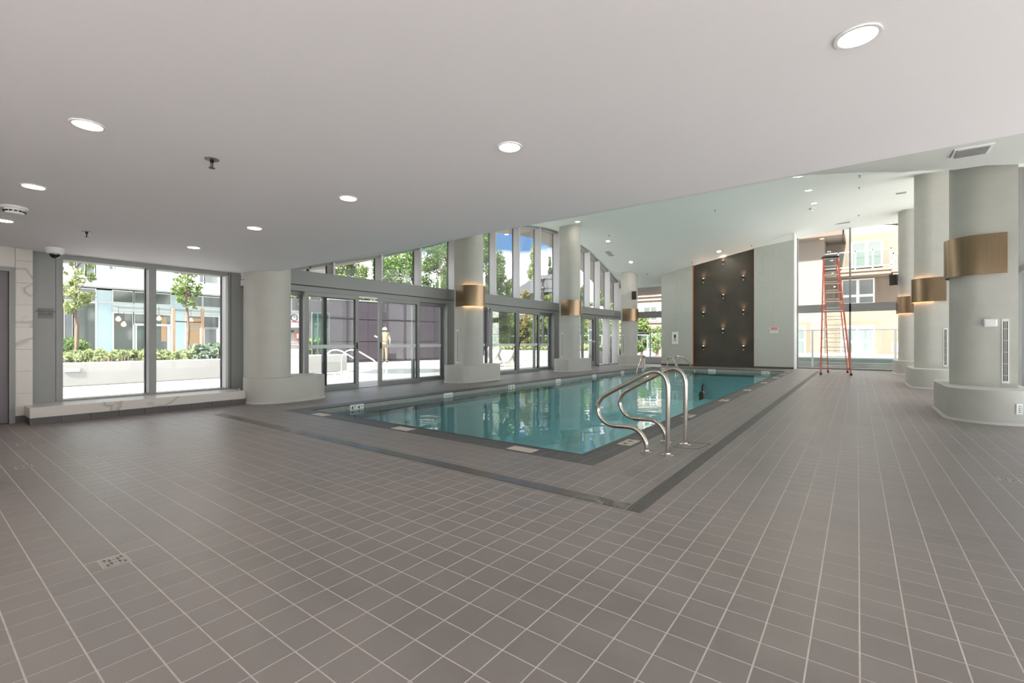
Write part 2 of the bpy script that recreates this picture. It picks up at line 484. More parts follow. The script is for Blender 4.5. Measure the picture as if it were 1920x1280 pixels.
W2 = smoothcurve([(-9.8, 0), (-8.7, 0), (-3.0, 0), (-1.8, .08), (-1.0, .28), (.1, .85), (.8, 1), (2.2, 1)])
def ZC(x, y):
    q = min(1., max(0., (y-11.)/5.)); w = WX(x)*q+W2(x)*(1-q); d = .20*max(0., x-1.0)*min(1., max(0., (y-4.5)/2.5))*min(1., max(0., (14.5-y)/4.))
    z = ZL(y)*(1-w)+ZR(y)*w-d
    return z+min(1., max(0., (x+8.3)/1.6))*min(1., max(0., (.5-x)/.9))*max(0., 1.004+.3055*y-z)*min(1., max(0., (12.5-y)/1.5))
LOW = 2.15       # flat ceiling
YE = 3.73        # where the vault starts
XG = -8.7        # glazed wall
YB = 20.1        # glazed end wall
YM = 19.35       # marble end wall
XR = 1.98        # glazed right wall
YN = -3.4        # wall behind the lens
def on_vault(u, d):
    a = (u-960)/864.0; x, y = d*(-.6+.8*a), d*(.8+.6*a); e = .05
    n = Vector(((ZC(x+e, y)-ZC(x-e, y))/(2*e), (ZC(x, y+e)-ZC(x, y-e))/(2*e), -1)).normalized()
    return (x, y, ZC(x, y)), n
def hit_ceiling(u, v):
    r = _ray(u, v); d = .5
    while d < 40:
        x, y, z = d*r[0], d*r[1], 1+d*r[2]
        c = LOW if y < YE else ZC(x, y)
        if z >= c: break
        d += .01
    x, y = d*r[0], d*r[1]
    e = .05
    if y < YE: return (x, y, LOW), Vector((0, 0, -1))
    n = Vector(((ZC(x+e, y)-ZC(x-e, y))/(2*e), (ZC(x, y+e)-ZC(x, y-e))/(2*e), -1)).normalized()
    return (x, y, ZC(x, y)), n

# ================================================================ THE SETTING
PX0, PX1, PY0, PY1 = -6.41, -1.947, 3.634, 17.70      # pool opening
BX0, BX1, BY0, BY1 = -6.67, -1.70, 3.36, 17.96        # dark tiles round it
floor = MB()
for r in ((-9.0, PX0, YN, YB+.1), (PX1, 2.1, YN, YB+.1), (PX0, PX1, YN, PY0), (PX0, PX1, PY1, YB+.1)):
    floor.box(r[0], r[1], r[2], r[3], -.2, -.0009)
floor = floor.build('floor', 'grout', kind='structure')

GAPT = .0046
TW, TL = .1325, .1357
holes = [(BX0, BX1, BY0, BY1), (-1.112, -1.008, 2.598, 18.5), (-7.05, -1.112, 2.598, 2.717)]
drains = [(-2.711, .594), (-5.32, .604), (.877, 4.81), (-6.51, .74)]
for dx, dy in drains: holes.append((dx-.060, dx+.060, dy-.050, dy+.050))
def cut(rects, h):
    out_ = []
    for (a, b_, c, d) in rects:
        if h[0] >= b_ or h[1] <= a or h[2] >= d or h[3] <= c: out_.append((a, b_, c, d)); continue
        if a < h[0]: out_.append((a, h[0], c, d))
        if b_ > h[1]: out_.append((h[1], b_, c, d))
        aa, bb = max(a, h[0]), min(b_, h[1])
        if c < h[2]: out_.append((aa, bb, c, h[2]))
        if d > h[3]: out_.append((aa, bb, h[3], d))
    return out_
def tile_into(mb, a, b_, c, d, z=0.0, low=-.0011, ch=.0005):
    mb.add([(a, c, low), (b_, c, low), (b_, d, low), (a, d, low), (a+ch, c+ch, z), (b_-ch, c+ch, z), (b_-ch, d-ch, z), (a+ch, d-ch, z)],
           [(4, 5, 6, 7), (0, 1, 5, 4), (1, 2, 6, 5), (2, 3, 7, 6), (3, 0, 4, 7)])
whole, rest = [], []
k0, k1 = int(math.floor(-8.9/TW)), int(math.ceil(2.0/TW))
j0, j1 = int(math.floor((YN-1.72)/TL)), int(math.ceil((YB-1.72)/TL))
for k in range(k0, k1):
    for j in range(j0, j1):
        a, c = .0056+k*TW+GAPT/2, 1.72+j*TL+GAPT/2
        b_, d = a+TW-GAPT, c+TL-GAPT
        rs = [(a, b_, c, d)]
        for h in holes:
            if not (h[0] >= b_ or h[1] <= a or h[2] >= d or h[3] <= c): rs = cut(rs, h)
        if rs == [(a, b_, c, d)]: whole.append(rs[0])
        else: rest += [q for q in rs if q[1]-q[0] > .004 and q[3]-q[2] > .004]
def seen_depth(t):
    cx, cy = (t[0]+t[1])/2, (t[2]+t[3])/2
    dd = -.6*cx+.8*cy
    if dd < .5: return 1e9
    uu = 960+864*(.8*cx+.6*cy)/dd; vv = 640+864/dd
    return dd if -30 < uu < 1950 and vv < 1310 else 1e9
whole.sort(key=seen_depth)
near, far = whole[:296], whole[296:]
tm = MB(); tile_into(tm, -(TW-GAPT)/2, (TW-GAPT)/2, -(TL-GAPT)/2, (TL-GAPT)/2)
first = None
for t in near:
    if first is None:
        first = tm.build('tile', 'floor_tile', floor); o = first
    else:
        o = first.copy(); COL.objects.link(o); o.parent = floor
    o.location = ((t[0]+t[1])/2*S, (t[2]+t[3])/2*S, 0)
fm = MB()
for t in far+rest: tile_into(fm, *t)
fm.build('tiles', 'floor_tile', floor, kind='stuff')

# dark tiles along the pool edge, two rows
cm = None; n_c = 0; rest_c = MB()
def coping(x0, x1, y0, y1):
    global cm, n_c
    cx, cy = (x0+x1)/2, (y0+y1)/2
    if n_c < 150 and seen_depth((x0, x1, y0, y1)) < 6.4:
        q = MB(); tile_into(q, x0, x1, y0, y1, z=.0004); q.build('coping_tile', 'coping_tile', floor); n_c += 1
    else: tile_into(rest_c, x0, x1, y0, y1, z=.0004)
g = GAPT*.5
plates_floor = []
pf = []
for cx in (-2.486, -4.17, -5.88): pf.append((cx-.14, cx+.14, 3.41, 3.55))
for cy in (4.35, 6.37, 8.43, 10.5, 12.6, 14.6, 16.2, 17.4): pf.append((-1.88, -1.745, cy-.14, cy+.14))
for r0, r1 in ((BY0, (BY0+PY0-.03)/2), ((BY0+PY0-.03)/2, PY0-.03)):
    n = 37
    for i in range(n):
        a, b_ = BX0+(BX1-BX0)*i/n, BX0+(BX1-BX0)*(i+1)/n
        rs = [(a+g, b_-g, r0+g, r1-g)]
        for h in pf: rs = cut(rs, h)
        for q in rs:
            if q[1]-q[0] > .01 and q[3]-q[2] > .01: coping(*q)
for X0, X1 in ((PX1+.03, (PX1+.03+BX1)/2), ((PX1+.03+BX1)/2, BX1), (BX0, (BX0+PX0-.03)/2), ((BX0+PX0-.03)/2, PX0-.03)):
    n = 104; y0_, y1_ = PY0-.03, PY1+.03
    for i in range(n):
        a, b_ = y0_+(y1_-y0_)*i/n, y0_+(y1_-y0_)*(i+1)/n
        rs = [(X0+g, X1-g, a+g, b_-g)]
        for h in pf: rs = cut(rs, h)
        for q in rs:
            if q[1]-q[0] > .01 and q[3]-q[2] > .01: coping(*q)
for i in range(37):
    a, b_ = BX0+(BX1-BX0)*i/37, BX0+(BX1-BX0)*(i+1)/37
    tile_into(rest_c, a+g, b_-g, PY1+.03+g, BY1-g, z=.0004)
rest_c.build('coping_tiles', 'coping_tile', floor, kind='stuff')

# drain channels with their bars
ch = thing('drain_channel', (-1.06, 2.6, 0), 'long grooved dark drain channel running beside the right side of the pool', 'drain')
MB().box(-1.110, -1.010, 2.600, 18.49, -.0009, -.0003).build('channel_bed', 'gasket', ch)
bars = MB()
for i in range(9):
    x = -1.110+.1*(i+.5)/9
    bars.box(x-.0029, x+.0029, 2.600, 18.49, -.0004, .0022)
bars.build('bars', mat('channel_bar', (.19, .175, .165), .4, metal=.2), ch, kind='stuff')
ch = thing('drain_channel', (-4.0, 2.66, 0), 'flat metal drain channel crossing the floor before the near end of the pool', 'drain')
MB().box(-7.048, -1.114, 2.600, 2.715, -.0016, -.0004).build('channel_bed', 'gasket', ch)
bars = MB()
n = 420
for i in range(n):
    x = -7.048+5.934*(i+.5)/n
    bars.box(x-.0052, x+.0052, 2.602, 2.713, -.0004, .0016)
bars.build('bars', mat('channel_metal', (.155, .14, .13), .22, metal=.35, spec=.7), ch, kind='stuff')
where = ['square perforated floor drain in the tiles at the lower left', 'small square floor drain farther left, straight before the window ledge',
         'square floor drain near the base of the right columns', 'faint square floor drain closest to the grey door']
for (dx, dy), lab in zip(drains, where):
    dr = thing('floor_drain', (dx, dy, 0), lab, 'drain', 'square floor drains in the tiled floor')
    MB().box(dx-.057, dx+.057, dy-.047, dy+.047, -.0016, .0004).build('drain_plate', mat('drain_metal', (.36, .33, .30), .4, metal=.3) if 'drain_metal' not in M else 'drain_metal', dr)
    hb = MB()
    for i in range(-2, 3):
        for j in range(-2, 3):
            if abs(i) == abs(j) and i: hb.box(dx+i*.018-.0065, dx+i*.018+.0065, dy+j*.015-.0055, dy+j*.015+.0055, .0004, .0009)
            elif abs(i)+abs(j) in (1, 3): hb.box(dx+i*.018-.003, dx+i*.018+.003, dy+j*.015-.003, dy+j*.015+.003, .0004, .0009)
    hb.build('drain_holes', 'black_print', dr, kind='stuff')

# pool basin
bs = MB()
bs.box(PX0-.2, PX1+.2, PY0-.2, PY1+.2, -1.25, -1.1)
bs.box(PX0-.2, PX0, PY0-.2, PY1+.2, -1.1, -.2).box(PX1, PX1+.2, PY0-.2, PY1+.2, -1.1, -.2)
bs.box(PX0, PX1, PY0-.2, PY0, -1.1, -.2).box(PX0, PX1, PY1, PY1+.2, -1.1, -.2)
basin = bs.build('pool_basin', 'pool_plaster', kind='structure')
mb = MB(); e = .006
mb.box(PX0, PX0+e, PY0, PY1, -.24, -.001).box(PX1-e, PX1, PY0, PY1, -.24, -.001).box(PX0, PX1, PY0, PY0+e, -.24, -.001).box(PX0, PX1, PY1-e, PY1, -.24, -.001)
mb.build('waterline_mosaic', 'mosaic', basin)
mb = MB()
mb.box(PX0-.03, PX0+.01, PY0-.03, PY1+.03, -.012, .001).box(PX1-.01, PX1+.03, PY0-.03, PY1+.03, -.012, .001)
mb.box(PX0+.01, PX1-.01, PY0-.03, PY0+.01, -.012, .001).box(PX0+.01, PX1-.01, PY1-.01, PY1+.03, -.012, .001)
mb.build('edge_strip', 'dark_trim', basin)
mb = MB()
for i in range(3): mb.box(PX0+.01, PX0+1.9, PY1-.3-.3*i, PY1-.01, -1.1, -.32-.25*i)
mb.build('pool_steps', 'pool_plaster', basin)
wa = MB().add([(PX0+e, PY0+e, -.085), (PX1-e, PY0+e, -.085), (PX1-e, PY1-e, -.085), (PX0+e, PY1-e, -.085)], [(0, 1, 2, 3)])
wa.build('water', 'water', label='clear turquoise water filling the long rectangular swimming pool', cat='water', kind='stuff')

# flat ceiling, vault, overhangs
MB().box(-8.62, 2.05, YN, YE, LOW, LOW+.35).build('ceiling', 'ceiling_paint', kind='structure')
nx, ny = 36, 66
vb = MB(); X0, X1 = -8.75, 2.05; Y0, Y1 = YE, YB+.12
P = [[(X0+(X1-X0)*i/nx, Y0+(Y1-Y0)*j/ny) for j in range(ny+1)] for i in range(nx+1)]
vv = [(x, y, ZC(x, y)) for row in P for x, y in row]; nv = len(vv)
vv += [(x, y, z+.35) for x, y, z in vv]
ff = []
for i in range(nx):
    for j in range(ny):
        a = i*(ny+1)+j; q = (a, a+1, a+ny+2, a+ny+1)
        ff.append(q); ff.append(tuple(k+nv for k in reversed(q)))
for i in range(nx):
    for j in (0, ny):
        a, b_ = i*(ny+1)+j, (i+1)*(ny+1)+j; ff.append((a, b_, b_+nv, a+nv))
for j in range(ny):
    for i in (0, nx):
        a, b_ = i*(ny+1)+j, i*(ny+1)+j+1; ff.append((a, b_, b_+nv, a+nv))
vb.add(vv, ff)
vb.build('ceiling_vault', 'vault_light_tint', kind='structure', smooth=True)
def overhang(name, xs, fz, ys):
    b_ = MB(); vv = []; ff = []; nxx, nyy = len(xs), len(ys)
    for x in xs:
        for y in ys: vv.append((x, y, fz(x, y)))
    nv_ = len(vv); vv += [(x, y, z+.3) for x, y, z in vv]
    for i in range(nxx-1):
        for j in range(nyy-1):
            a = i*nyy+j; q = (a, a+1, a+nyy+1, a+nyy); ff.append(q); ff.append(tuple(k+nv_ for k in reversed(q)))
    for i in range(nxx-1):
        for j in (0, nyy-1):
            a, c = i*nyy+j, (i+1)*nyy+j; ff.append((a, c, c+nv_, a+nv_))
    for j in range(nyy-1):
        for i in (0, nxx-1):
            a, c = i*nyy+j, i*nyy+j+1; ff.append((a, c, c+nv_, a+nv_))
    b_.add(vv, ff); return b_.build(name, 'soffit', kind='structure')
ys = [YE+(21.1-YE)*j/40 for j in range(41)]
overhang('roof_overhang', [-9.75, -9.2, -8.75], lambda x, y: ZC(-8.75, y)-.10*(-8.75-x), ys)
overhang('roof_overhang', [-8.75+i*(2.6/8) for i in range(9)], lambda x, y: ZC(x, YB+.12)-.30*(y-YB-.12), [YB+.12, YB+.5, 21.1])
MB().box(-9.6, -8.62, YN, YE, 2.30, 2.60).build('roof_overhang', 'soffit', kind='structure')
MB().box(2.05, 3.0, YN, YE, 2.2, 2.5).build('roof_overhang', 'soffit', kind='structure')
overhang('roof_overhang', [2.05, 2.6, 3.0], lambda x, y: ZC(2.05, y), ys)

# walls that are not glass
wl = MB().box(-8.45, -8.272, YN, -.02, 0, LOW).box(-8.45, -8.272, .862, 1.012, 0, LOW).box(-8.45, -8.272, -.02, .862, 1.905, LOW)
wl = wl.build('wall_left', 'wall_paint', kind='structure')
z = .085
while z < LOW-.01:
    z1 = min(z+.273, LOW)
    MB().rbox(-8.272, -8.25, .864, 1.014, z+.0015, z1-.0015, .0015).build('tile', 'marble', wl)
    z = z1
MB().rbox(-8.272, -8.25, -.05, .860, 1.907, LOW, .0015).build('tile', 'marble', wl)
MB().rbox(-8.272, -8.25, -.66, -.053, 1.907, LOW, .0015).build('tile', 'marble', wl)
for i in range(8):
    MB().rbox(-8.272, -8.25, -.66, -.053, .085+.2275*i+.0015, .085+.2275*(i+1)-.0015, .0015).build('tile', 'marble', wl)
bl = MB().box(-8.28, -8.243, .864, .945, 0, .085).build('baseboard_left', 'base_tile', kind='structure')
MB().box(-8.6, -2.5, YN-.15, YN, 0, LOW).build('wall_near', 'wall_paint', kind='structure')
w8 = MB().box(-2.5, XR+.1, YN-.12, YN, 0, .05).build('window_8', 'aluminium', kind='structure')
MB().box(-2.5, XR+.1, YN-.12, YN, 2.09, LOW).build('window_frame', 'aluminium', w8)
for k in range(4): MB().box(-2.5+1.48*k, -2.45+1.48*k, YN-.12, YN+.03, .05, 2.09).build('mullion', 'aluminium', w8)
for k in range(3): MB().box(-2.45+1.48*k, -2.5+1.48*(k+1), YN-.065, YN-.055, .05, 2.09).build('pane', 'window_glass', w8)

# window ledge on dark base tiles
LX = -7.87
led = MB().rbox(-8.44, LX, .94, 3.36, .082, .208, .006).build('window_ledge', 'marble', kind='structure')
y = .94
while y < 3.3:
    y1 = min(y+.277, 3.36)
    MB().rbox(LX-.02, LX-.004, y+.002, y1-.002, 0, .081, .001).build('tile', 'base_tile', led); y = y1
MB().rbox(-8.27, LX-.02, .944, .958, 0, .081, .001).build('tile', 'base_tile', led)
MB().box(-8.44, LX-.022, .96, 3.36, 0, .08).build('ledge_core', 'grout', led)

# picture window
XW = -8.40
w1 = MB().box(XW-.06, XW, 1.016, 1.24, .205, LOW).build('window_1', 'aluminium', kind='structure')
MB().box(XW-.06, XW+.004, 1.244, 1.311, .205, LOW).build('window_frame', 'aluminium', w1)
MB().box(XW-.22, XW-.06, 1.28, 1.311, .205, LOW).build('window_frame', 'aluminium_lit', w1)
MB().box(XW-.22, XW, 1.311, 3.30, 2.085, LOW).build('window_frame', 'aluminium', w1)
MB().box(XW-.22, XW+.002, 1.311, 3.30, .205, .228).build('window_frame', 'aluminium', w1)
MB().rbox(XW-.20, XW+.004, 2.235, 2.325, .228, 2.085, .004).build('mullion', 'aluminium', w1)
MB().box(XW-.20, XW-.15, 2.226, 2.235, .228, 2.085).build('gasket', 'gasket', w1)
MB().box(XW-.22, XW-.0, 3.27, 3.31, .205, 2.10).build('window_frame', 'aluminium_lit', w1)
MB().box(XW-.20, XW-.15, 3.262, 3.27, .228, 2.085).build('gasket', 'gasket', w1)
MB().box(XW-.06, XW+.012, 3.312, 3.50, .205, LOW).build('window_frame', 'aluminium', w1)
MB().box(XW-.06, XW+.02, 3.34, 3.345, .205, LOW).build('gasket', 'gasket', w1)
for a, b_ in ((1.311, 2.235), (2.325, 3.27)):
    MB().box(XW-.19, XW-.18, a, b_, .228, 2.085).build('pane', 'window_glass', w1)
MB().box(-8.75, -8.46, 3.36, 3.50, 0, LOW).box(-8.75, -8.46, YN, 1.02, 0, LOW).box(-8.75, -8.62, 1.02, 3.4, 0, .2).build('wall_left_core', 'white_wall', kind='structure')

# glazed left wall: upper lights
MY = [3.62, 4.9, 5.385, 6.58, 7.74, 8.94, 9.48, 10.68, 11.87, 13.09, 14.3, 15.5, 16.68, 17.57, 18.54, 19.5, 20.02]
BZ0, BZ1 = 2.09, 2.36
def arc_band(y0, y1, za, zb, x0, x1, n=10):
    ys_ = [y0+(y1-y0)*i/n for i in range(n+1)]
    b_ = MB()
    for a, c in zip(ys_, ys_[1:]):
        b_.slab([(a, ZL(a)+za), (c, ZL(c)+za), (c, ZL(c)+zb), (a, ZL(a)+zb)], 'x', x0, x1)
    return b_
bays = [(3.62, 8.94), (8.94, 14.3), (14.3, 20.02)]
for bi, (a, b_) in enumerate(bays):
    w = arc_band(a, b_, -.055, .04, -8.86, -8.66, 14).build(f'window_{bi+2}', 'aluminium', kind='structure')
    my = [y for y in MY if a-1e-3 <= y <= b_+1e-3]
    for y in my:
        if ZL(y) < BZ1+.05 and y < 4.5: continue
        if abs(y-b_) < 1e-3 and bi < 2: continue
        thin = abs(y-4.9) < .01
        MB().box(-8.78 if thin else -8.87, -8.66 if thin else -8.60, y-.022, y+.018, BZ1, max(BZ1+.01, ZL(y)-.02)).build('mullion', 'aluminium_lit', w)
        if not thin: MB().box(-8.88, -8.84, y-.032, y-.022, BZ1, ZL(y)-.05).build('gasket', 'gasket', w)
    for y0_, y1_ in zip(my, my[1:]):
        n = 6; top = [(y0_+(y1_-y0_)*i/n, max(BZ1+.002, ZL(y0_+(y1_-y0_)*i/n)-.05)) for i in range(n+1)]
        MB().slab([(y0_+.018, BZ1), (y1_-.02, BZ1)]+[(min(max(y, y0_+.018), y1_-.02), z) for y, z in reversed(top)], 'x', -8.81, -8.80).build('pane', 'window_glass', w)
bm = MB().box(-8.92, -8.52, 3.62, YB+.02, BZ0, BZ1).build('trim_1', 'aluminium', kind='structure')
MB().box(-8.92, -8.57, 3.62, YB+.02, 1.975, BZ0-.012).build('door_header', 'aluminium', bm)
MB().box(-8.90, -8.60, 3.62, YB+.02, BZ0-.012, BZ0).build('shadow_gap', 'gasket', bm)

# glazed left wall: sliding doors and fixed lights. leaf(x, y0, y1): stiles, rails, glass
def leaf(parent, x, y0, y1, name='door_leaf', st=.085, z0=.01, z1=1.972, rb=.095, rt=.075, stripe=True, handle=None, m='aluminium'):
    f = MB().box(x-.03, x+.03, y0, y0+st, z0, z1).box(x-.03, x+.03, y1-st, y1, z0, z1).box(x-.03, x+.03, y0+st, y1-st, z0, z0+rb).box(x-.03, x+.03, y0+st, y1-st, z1-rt, z1)
    f = f.build(name, m, parent)
    MB().box(x-.005, x+.005, y0+st, y1-st, z0+rb, z1-rt).build('pane', 'window_glass', f)
    gk = MB().box(x-.025, x+.031, y1-st-.008, y1-st, z0+rb, z1-rt).box(x-.025, x+.031, y0+st, y1-st, z1-rt-.008, z1-rt)
    gk.build('gasket', 'gasket', f)
    if stripe: MB().box(x-.0065, x+.0065, y0+st, y1-st, .86, .935).build('safety_stripe', 'frosted', f)
    if handle is not None:
        MB().rbox(x+.03, x+.052, handle-.012, handle+.012, .84, .98, .003).build('handle', 'black_metal', f)
    return f
XI, XO = -8.60, -8.74
d2 = MB().box(-8.86, -8.54, 3.62, 8.94, -.002, .012).build('door_2', 'aluminium', kind='structure')
leaf(d2, XO, 3.62, 4.79, 'fixed_light', st=.06)
leaf(d2, XI, 4.73, 5.945, handle=5.90)
leaf(d2, XO, 5.20, 6.04, 'fixed_light', st=.085, m='gasket', stripe=False)
leaf(d2, XI, 6.47, 7.665, handle=6.51)
leaf(d2, XO, 7.56, 8.64, 'fixed_light', st=.08)
MB().box(-8.84, -8.56, 8.60, 8.94, 0, 1.975).build('door_frame', 'aluminium', d2)
d3 = MB().box(-8.86, -8.54, 8.94, 14.3, -.002, .012).build('door_3', 'aluminium', kind='structure')
MB().box(-8.84, -8.56, 8.94, 9.2, 0, 1.975).build('door_frame', 'aluminium', d3)
leaf(d3, XO, 9.2, 10.42, 'fixed_light', st=.07)
leaf(d3, XI, 10.39, 11.72)
leaf(d3, XI, 11.74, 12.98, handle=11.80)
leaf(d3, XO, 12.85, 13.93, 'fixed_light', st=.08)
MB().box(-8.84, -8.56, 13.90, 14.3, 0, 1.975).build('door_frame', 'aluminium', d3)
d4 = MB().box(-8.86, -8.54, 14.3, 20.02, -.002, .03).build('door_4', 'aluminium', kind='structure')
leaf(d4, XO, 14.3, 16.0, 'fixed_light', st=.07, stripe=False)
l4 = leaf(d4, XI-.02, 16.02, 17.1, st=.13, rb=.2, stripe=False)
MB().box(XI+.02, XI+.05, 16.06, 17.0, .985, 1.02).box(XI+.01, XI+.06, 16.94, 17.05, .97, 1.035).build('panic_bar', 'rung_metal', l4)
MB().box(-8.86, -8.54, 17.12, 17.40, 0, 1.975).build('door_frame', 'aluminium', d4)
for y in (18.40, 19.35): MB().box(-8.87, -8.60, y-.02, y+.16, 0, 1.975).build('mullion', 'aluminium_lit', d4)
for a, b_ in ((17.4, 18.38), (18.56, 19.33), (19.51, 20.02)):
    MB().box(-8.81, -8.80, a, b_, .03, 1.975).build('pane', 'window_glass', d4)

# end wall: marble, recessed dark panel, two tall windows
XA, XB_, XC_, XD = -6.63, -5.33, -3.12, -1.84
def mz(x): return lerp([(XA, 3.79), (-6.0, 3.93), (XB_, 4.09), (XC_, 4.51), (XD, 4.66)], x)
core = MB()
nn = 24
tp = [(XA+(XD-XA)*i/nn) for i in range(nn+1)]
core.slab([(XA, 0), (XD, 0)]+[(x, ZC(x, 19.6)+.12) for x in reversed(tp)], 'y', YM+.14, YB+.05)
wb = core.build('wall_back', 'wall_paint', kind='structure')
def panel(x0, x1, y0, y1, m, name, z0=0., fz=mz, n=8):
    t_ = [(x0+(x1-x0)*i/n) for i in range(n+1)]
    return MB().slab([(x0, z0), (x1, z0)]+[(x, fz(x)) for x in reversed(t_)], 'y', y0, y1).build(name, m, wb)
# marble slabs with fine joints
for x0, x1 in ((XA, XB_-.02), (XC_, XD)):
    w_ = (x1-x0)/2
    for i in range(2):
        a, b_ = x0+w_*i, x0+w_*(i+1); z = .07
        while z < 4.6:
            zt = z+1.05
            top = min(mz(a), mz(b_))
            if z > top-.05: break
            if zt > top-.3:
                panel(a+.001, b_-.001, YM, YM+.14, 'marble_far', 'marble_slab', z+.001, n=3); break
            MB().box(a+.001, b_-.001, YM, YM+.14, z+.001, zt-.001).build('marble_slab', 'marble_far', wb); z = zt
    MB().box(x0, x1, YM-.006, YM+.02, 0, .07).build('baseboard', 'base_tile', wb)
panel(XB_, XC_, YM+.10, YM+.135, 'dark_panel', 'dark_panel', fz=lambda x: mz(x)+.3)
MB().box(XB_-.02, XB_, YM-.004, YM+.13, 0, mz(XB_)).build('panel_reveal', 'copper', wb)
MB().box(XC_-.004, XC_+.0, YM+.0, YM+.13, 0, mz(XC_)).build('panel_reveal', 'copper', wb)
t_ = [XA+(XD-XA)*i/14 for i in range(15)]
MB().slab([(x, mz(x)) for x in t_]+[(x, max(ZC(x, YM)+.1, mz(x)+.02)) for x in reversed(t_)], 'y', YM+.03, YM+.145).build('bulkhead', 'wall_paint', wb)
MB().box(XD, XD+.03, YM, YB, 0, ZC(XD, YM+.3)).build('end_panel', 'wall_paint', wb)
def end_window(name, x0, x1, mull):
    w = MB().box(x0, x1, YB, YB+.10, 0, .05).build(name, 'aluminium', kind='structure')
    MB().box(x0, x0+.04, YB, YB+.14, .05, ZC(x0+.02, YB)).build('window_frame', 'aluminium', w)
    MB().box(x1-.04, x1, YB, YB+.14, .05, ZC(x1-.02, YB)).build('window_frame', 'aluminium', w)
    xs = [x0+.04]
    for xm in mull:
        MB().box(xm, xm+.055, YB-.02, YB+.14, .05, ZC(xm, YB)).build('mullion', 'aluminium', w); xs += [xm, xm+.055]
    xs.append(x1-.04)
    MB().box(x0, x1, YB-.02, YB+.12, 2.05, 2.335).build('cross_beam', 'aluminium', w)
    for a, b_ in zip(xs[::2], xs[1::2]):
        MB().box(a, b_, YB+.06, YB+.07, .05, 2.05).build('pane', 'window_glass', w)
        n_ = 6; tt = [a+(b_-a)*i/n_ for i in range(n_+1)]
        MB().slab([(a, 2.335), (b_, 2.335)]+[(x, ZC(x, YB)-.01) for x in reversed(tt)], 'y', YB+.06, YB+.07).build('pane', 'window_glass', w)
    return w
end_window('window_5', -8.62, XA, [])
end_window('window_6', XD+.03, XR, [-.24])
# glazed right wall
w7 = MB().box(XR, XR+.12, YN, YB, 0, .05).build('window_7', 'aluminium', kind='structure')
def top7(y): return LOW if y < YE else ZC(XR+.06, y)
ys7 = [YN+1.15*i for i in range(21)]
for y in ys7:
    if y < YB: MB().box(XR-.03, XR+.12, y, y+.05, .05, top7(y)).build('mullion', 'aluminium', w7)
MB().box(XR-.02, XR+.12, YN, YB, 2.05, 2.14).build('cross_beam', 'aluminium', w7)
for a, b_ in zip(ys7, ys7[1:]+[YB]):
    if a >= YB: continue
    b_ = min(b_, YB)
    MB().box(XR+.05, XR+.06, a+.05, b_, .05, 2.05).build('pane', 'window_glass', w7)
    if b_ > YE: MB().slab([(a+.05, 2.14), (b_, 2.14), (b_, top7(b_)), (a+.05, max(top7(a+.05), 2.145))], 'x', XR+.05, XR+.06).build('pane', 'window_glass', w7)

# grey door in the left wall
d1 = MB().box(-8.33, -8.235, .812, .862, 0, 1.905).box(-8.33, -8.235, -.07, -.02, 0, 1.905).box(-8.33, -8.235, -.02, .812, 1.852, 1.905).build('door_1', 'aluminium', kind='structure')
MB().rbox(-8.32, -8.28, -.018, .810, .008, 1.850, .002).build('door_leaf', 'door_paint', d1)
MB().tube([(-8.28, .02, .87), (-8.24, .02, .87), (-8.24, .13, .87)], .012, 8).build('handle', 'steel', d1, smooth=True)

# ================================================================ COLUMNS
def stadium(cx, cy, hy, r, n=12):
    # long along y
    pts = []
    for i in range(n+1):
        a = math.pi*i/n; pts.append((cx+r*math.cos(a), cy+hy+r*math.sin(a)))
    for i in range(n+1):
        a = math.pi+math.pi*i/n; pts.append((cx+r*math.cos(a), cy-hy+r*math.sin(a)))
    return pts
def dshape(cx, cy, r, ext, sgn, n=16):
    # round towards sgn*x, straight sides running the other way
    pts = []
    for i in range(n+1):
        a = -math.pi/2+math.pi*i/n; pts.append((cx+sgn*r*math.cos(a), cy+r*math.sin(a)))
    pts += [(cx-sgn*ext, cy+r), (cx-sgn*ext, cy-r)]
    return pts if sgn > 0 else list(reversed(pts))
def column(cx, cy, sgn, label, top, slot=True, hy=.56, dy=0.):
    c = thing('column', (cx, cy, 0), label, 'column', 'white plastered columns along the pool')
    st = stadium(cx, cy+dy, hy, .41)
    b = MB().prism(st, 0, .41); b.smooth = True; b.build('column_base', 'plaster', c)
    fl = MB(); n = len(st); o2 = [((x-cx)*1.055+cx, (y-cy-dy)*1.02+cy+dy) for x, y in st]
    fl.add([(x, y, 0) for x, y in o2]+[(x, y, .03) for x, y in st], [(i, (i+1) % n, n+(i+1) % n, n+i) for i in range(n)])
    fl.build('base_cove', 'plaster', c, smooth=True)
    sh = dshape(cx, cy, .305, .305, sgn)
    b = MB().prism(sh, .40, top); b.smooth = True; b.build('column_shaft', 'plaster', c)
    if slot:
        xs = cx-sgn*.19; yf = cy-.305
        fr = MB().box(xs-.034, xs+.034, yf-.008, yf, .46, 1.29).build('slot_diffuser', 'white_plastic', c)
        MB().box(xs-.020, xs+.020, yf-.010, yf-.008, .49, 1.26).build('slot_opening', 'black_plastic', fr)
        s2 = MB()
        for k in (-.008, .006): s2.box(xs+k-.003, xs+k+.003, yf-.014, yf-.010, .49, 1.26)
        for k in range(5): s2.box(xs-.020, xs+.020, yf-.013, yf-.010, .56+k*.15, .566+k*.15)
        s2.build('slot_vanes', 'rung_metal', fr)
    return c
LC, RC = -7.90, 1.335
zt = lambda x, y: (ZC(x, y) if y > YE else LOW)+.06
column(LC, 3.77, 1, 'white plastered column under the flat ceiling, beside the picture window', zt, slot=False, hy=.25, dy=.25)
column(LC, 8.80, 1, 'left-hand white column between the first and second sliding doors', zt, hy=.46, dy=.08)
column(LC, 13.95, 1, 'left-hand white column between the second sliding doors and the exit door', zt, hy=.46, dy=.12)
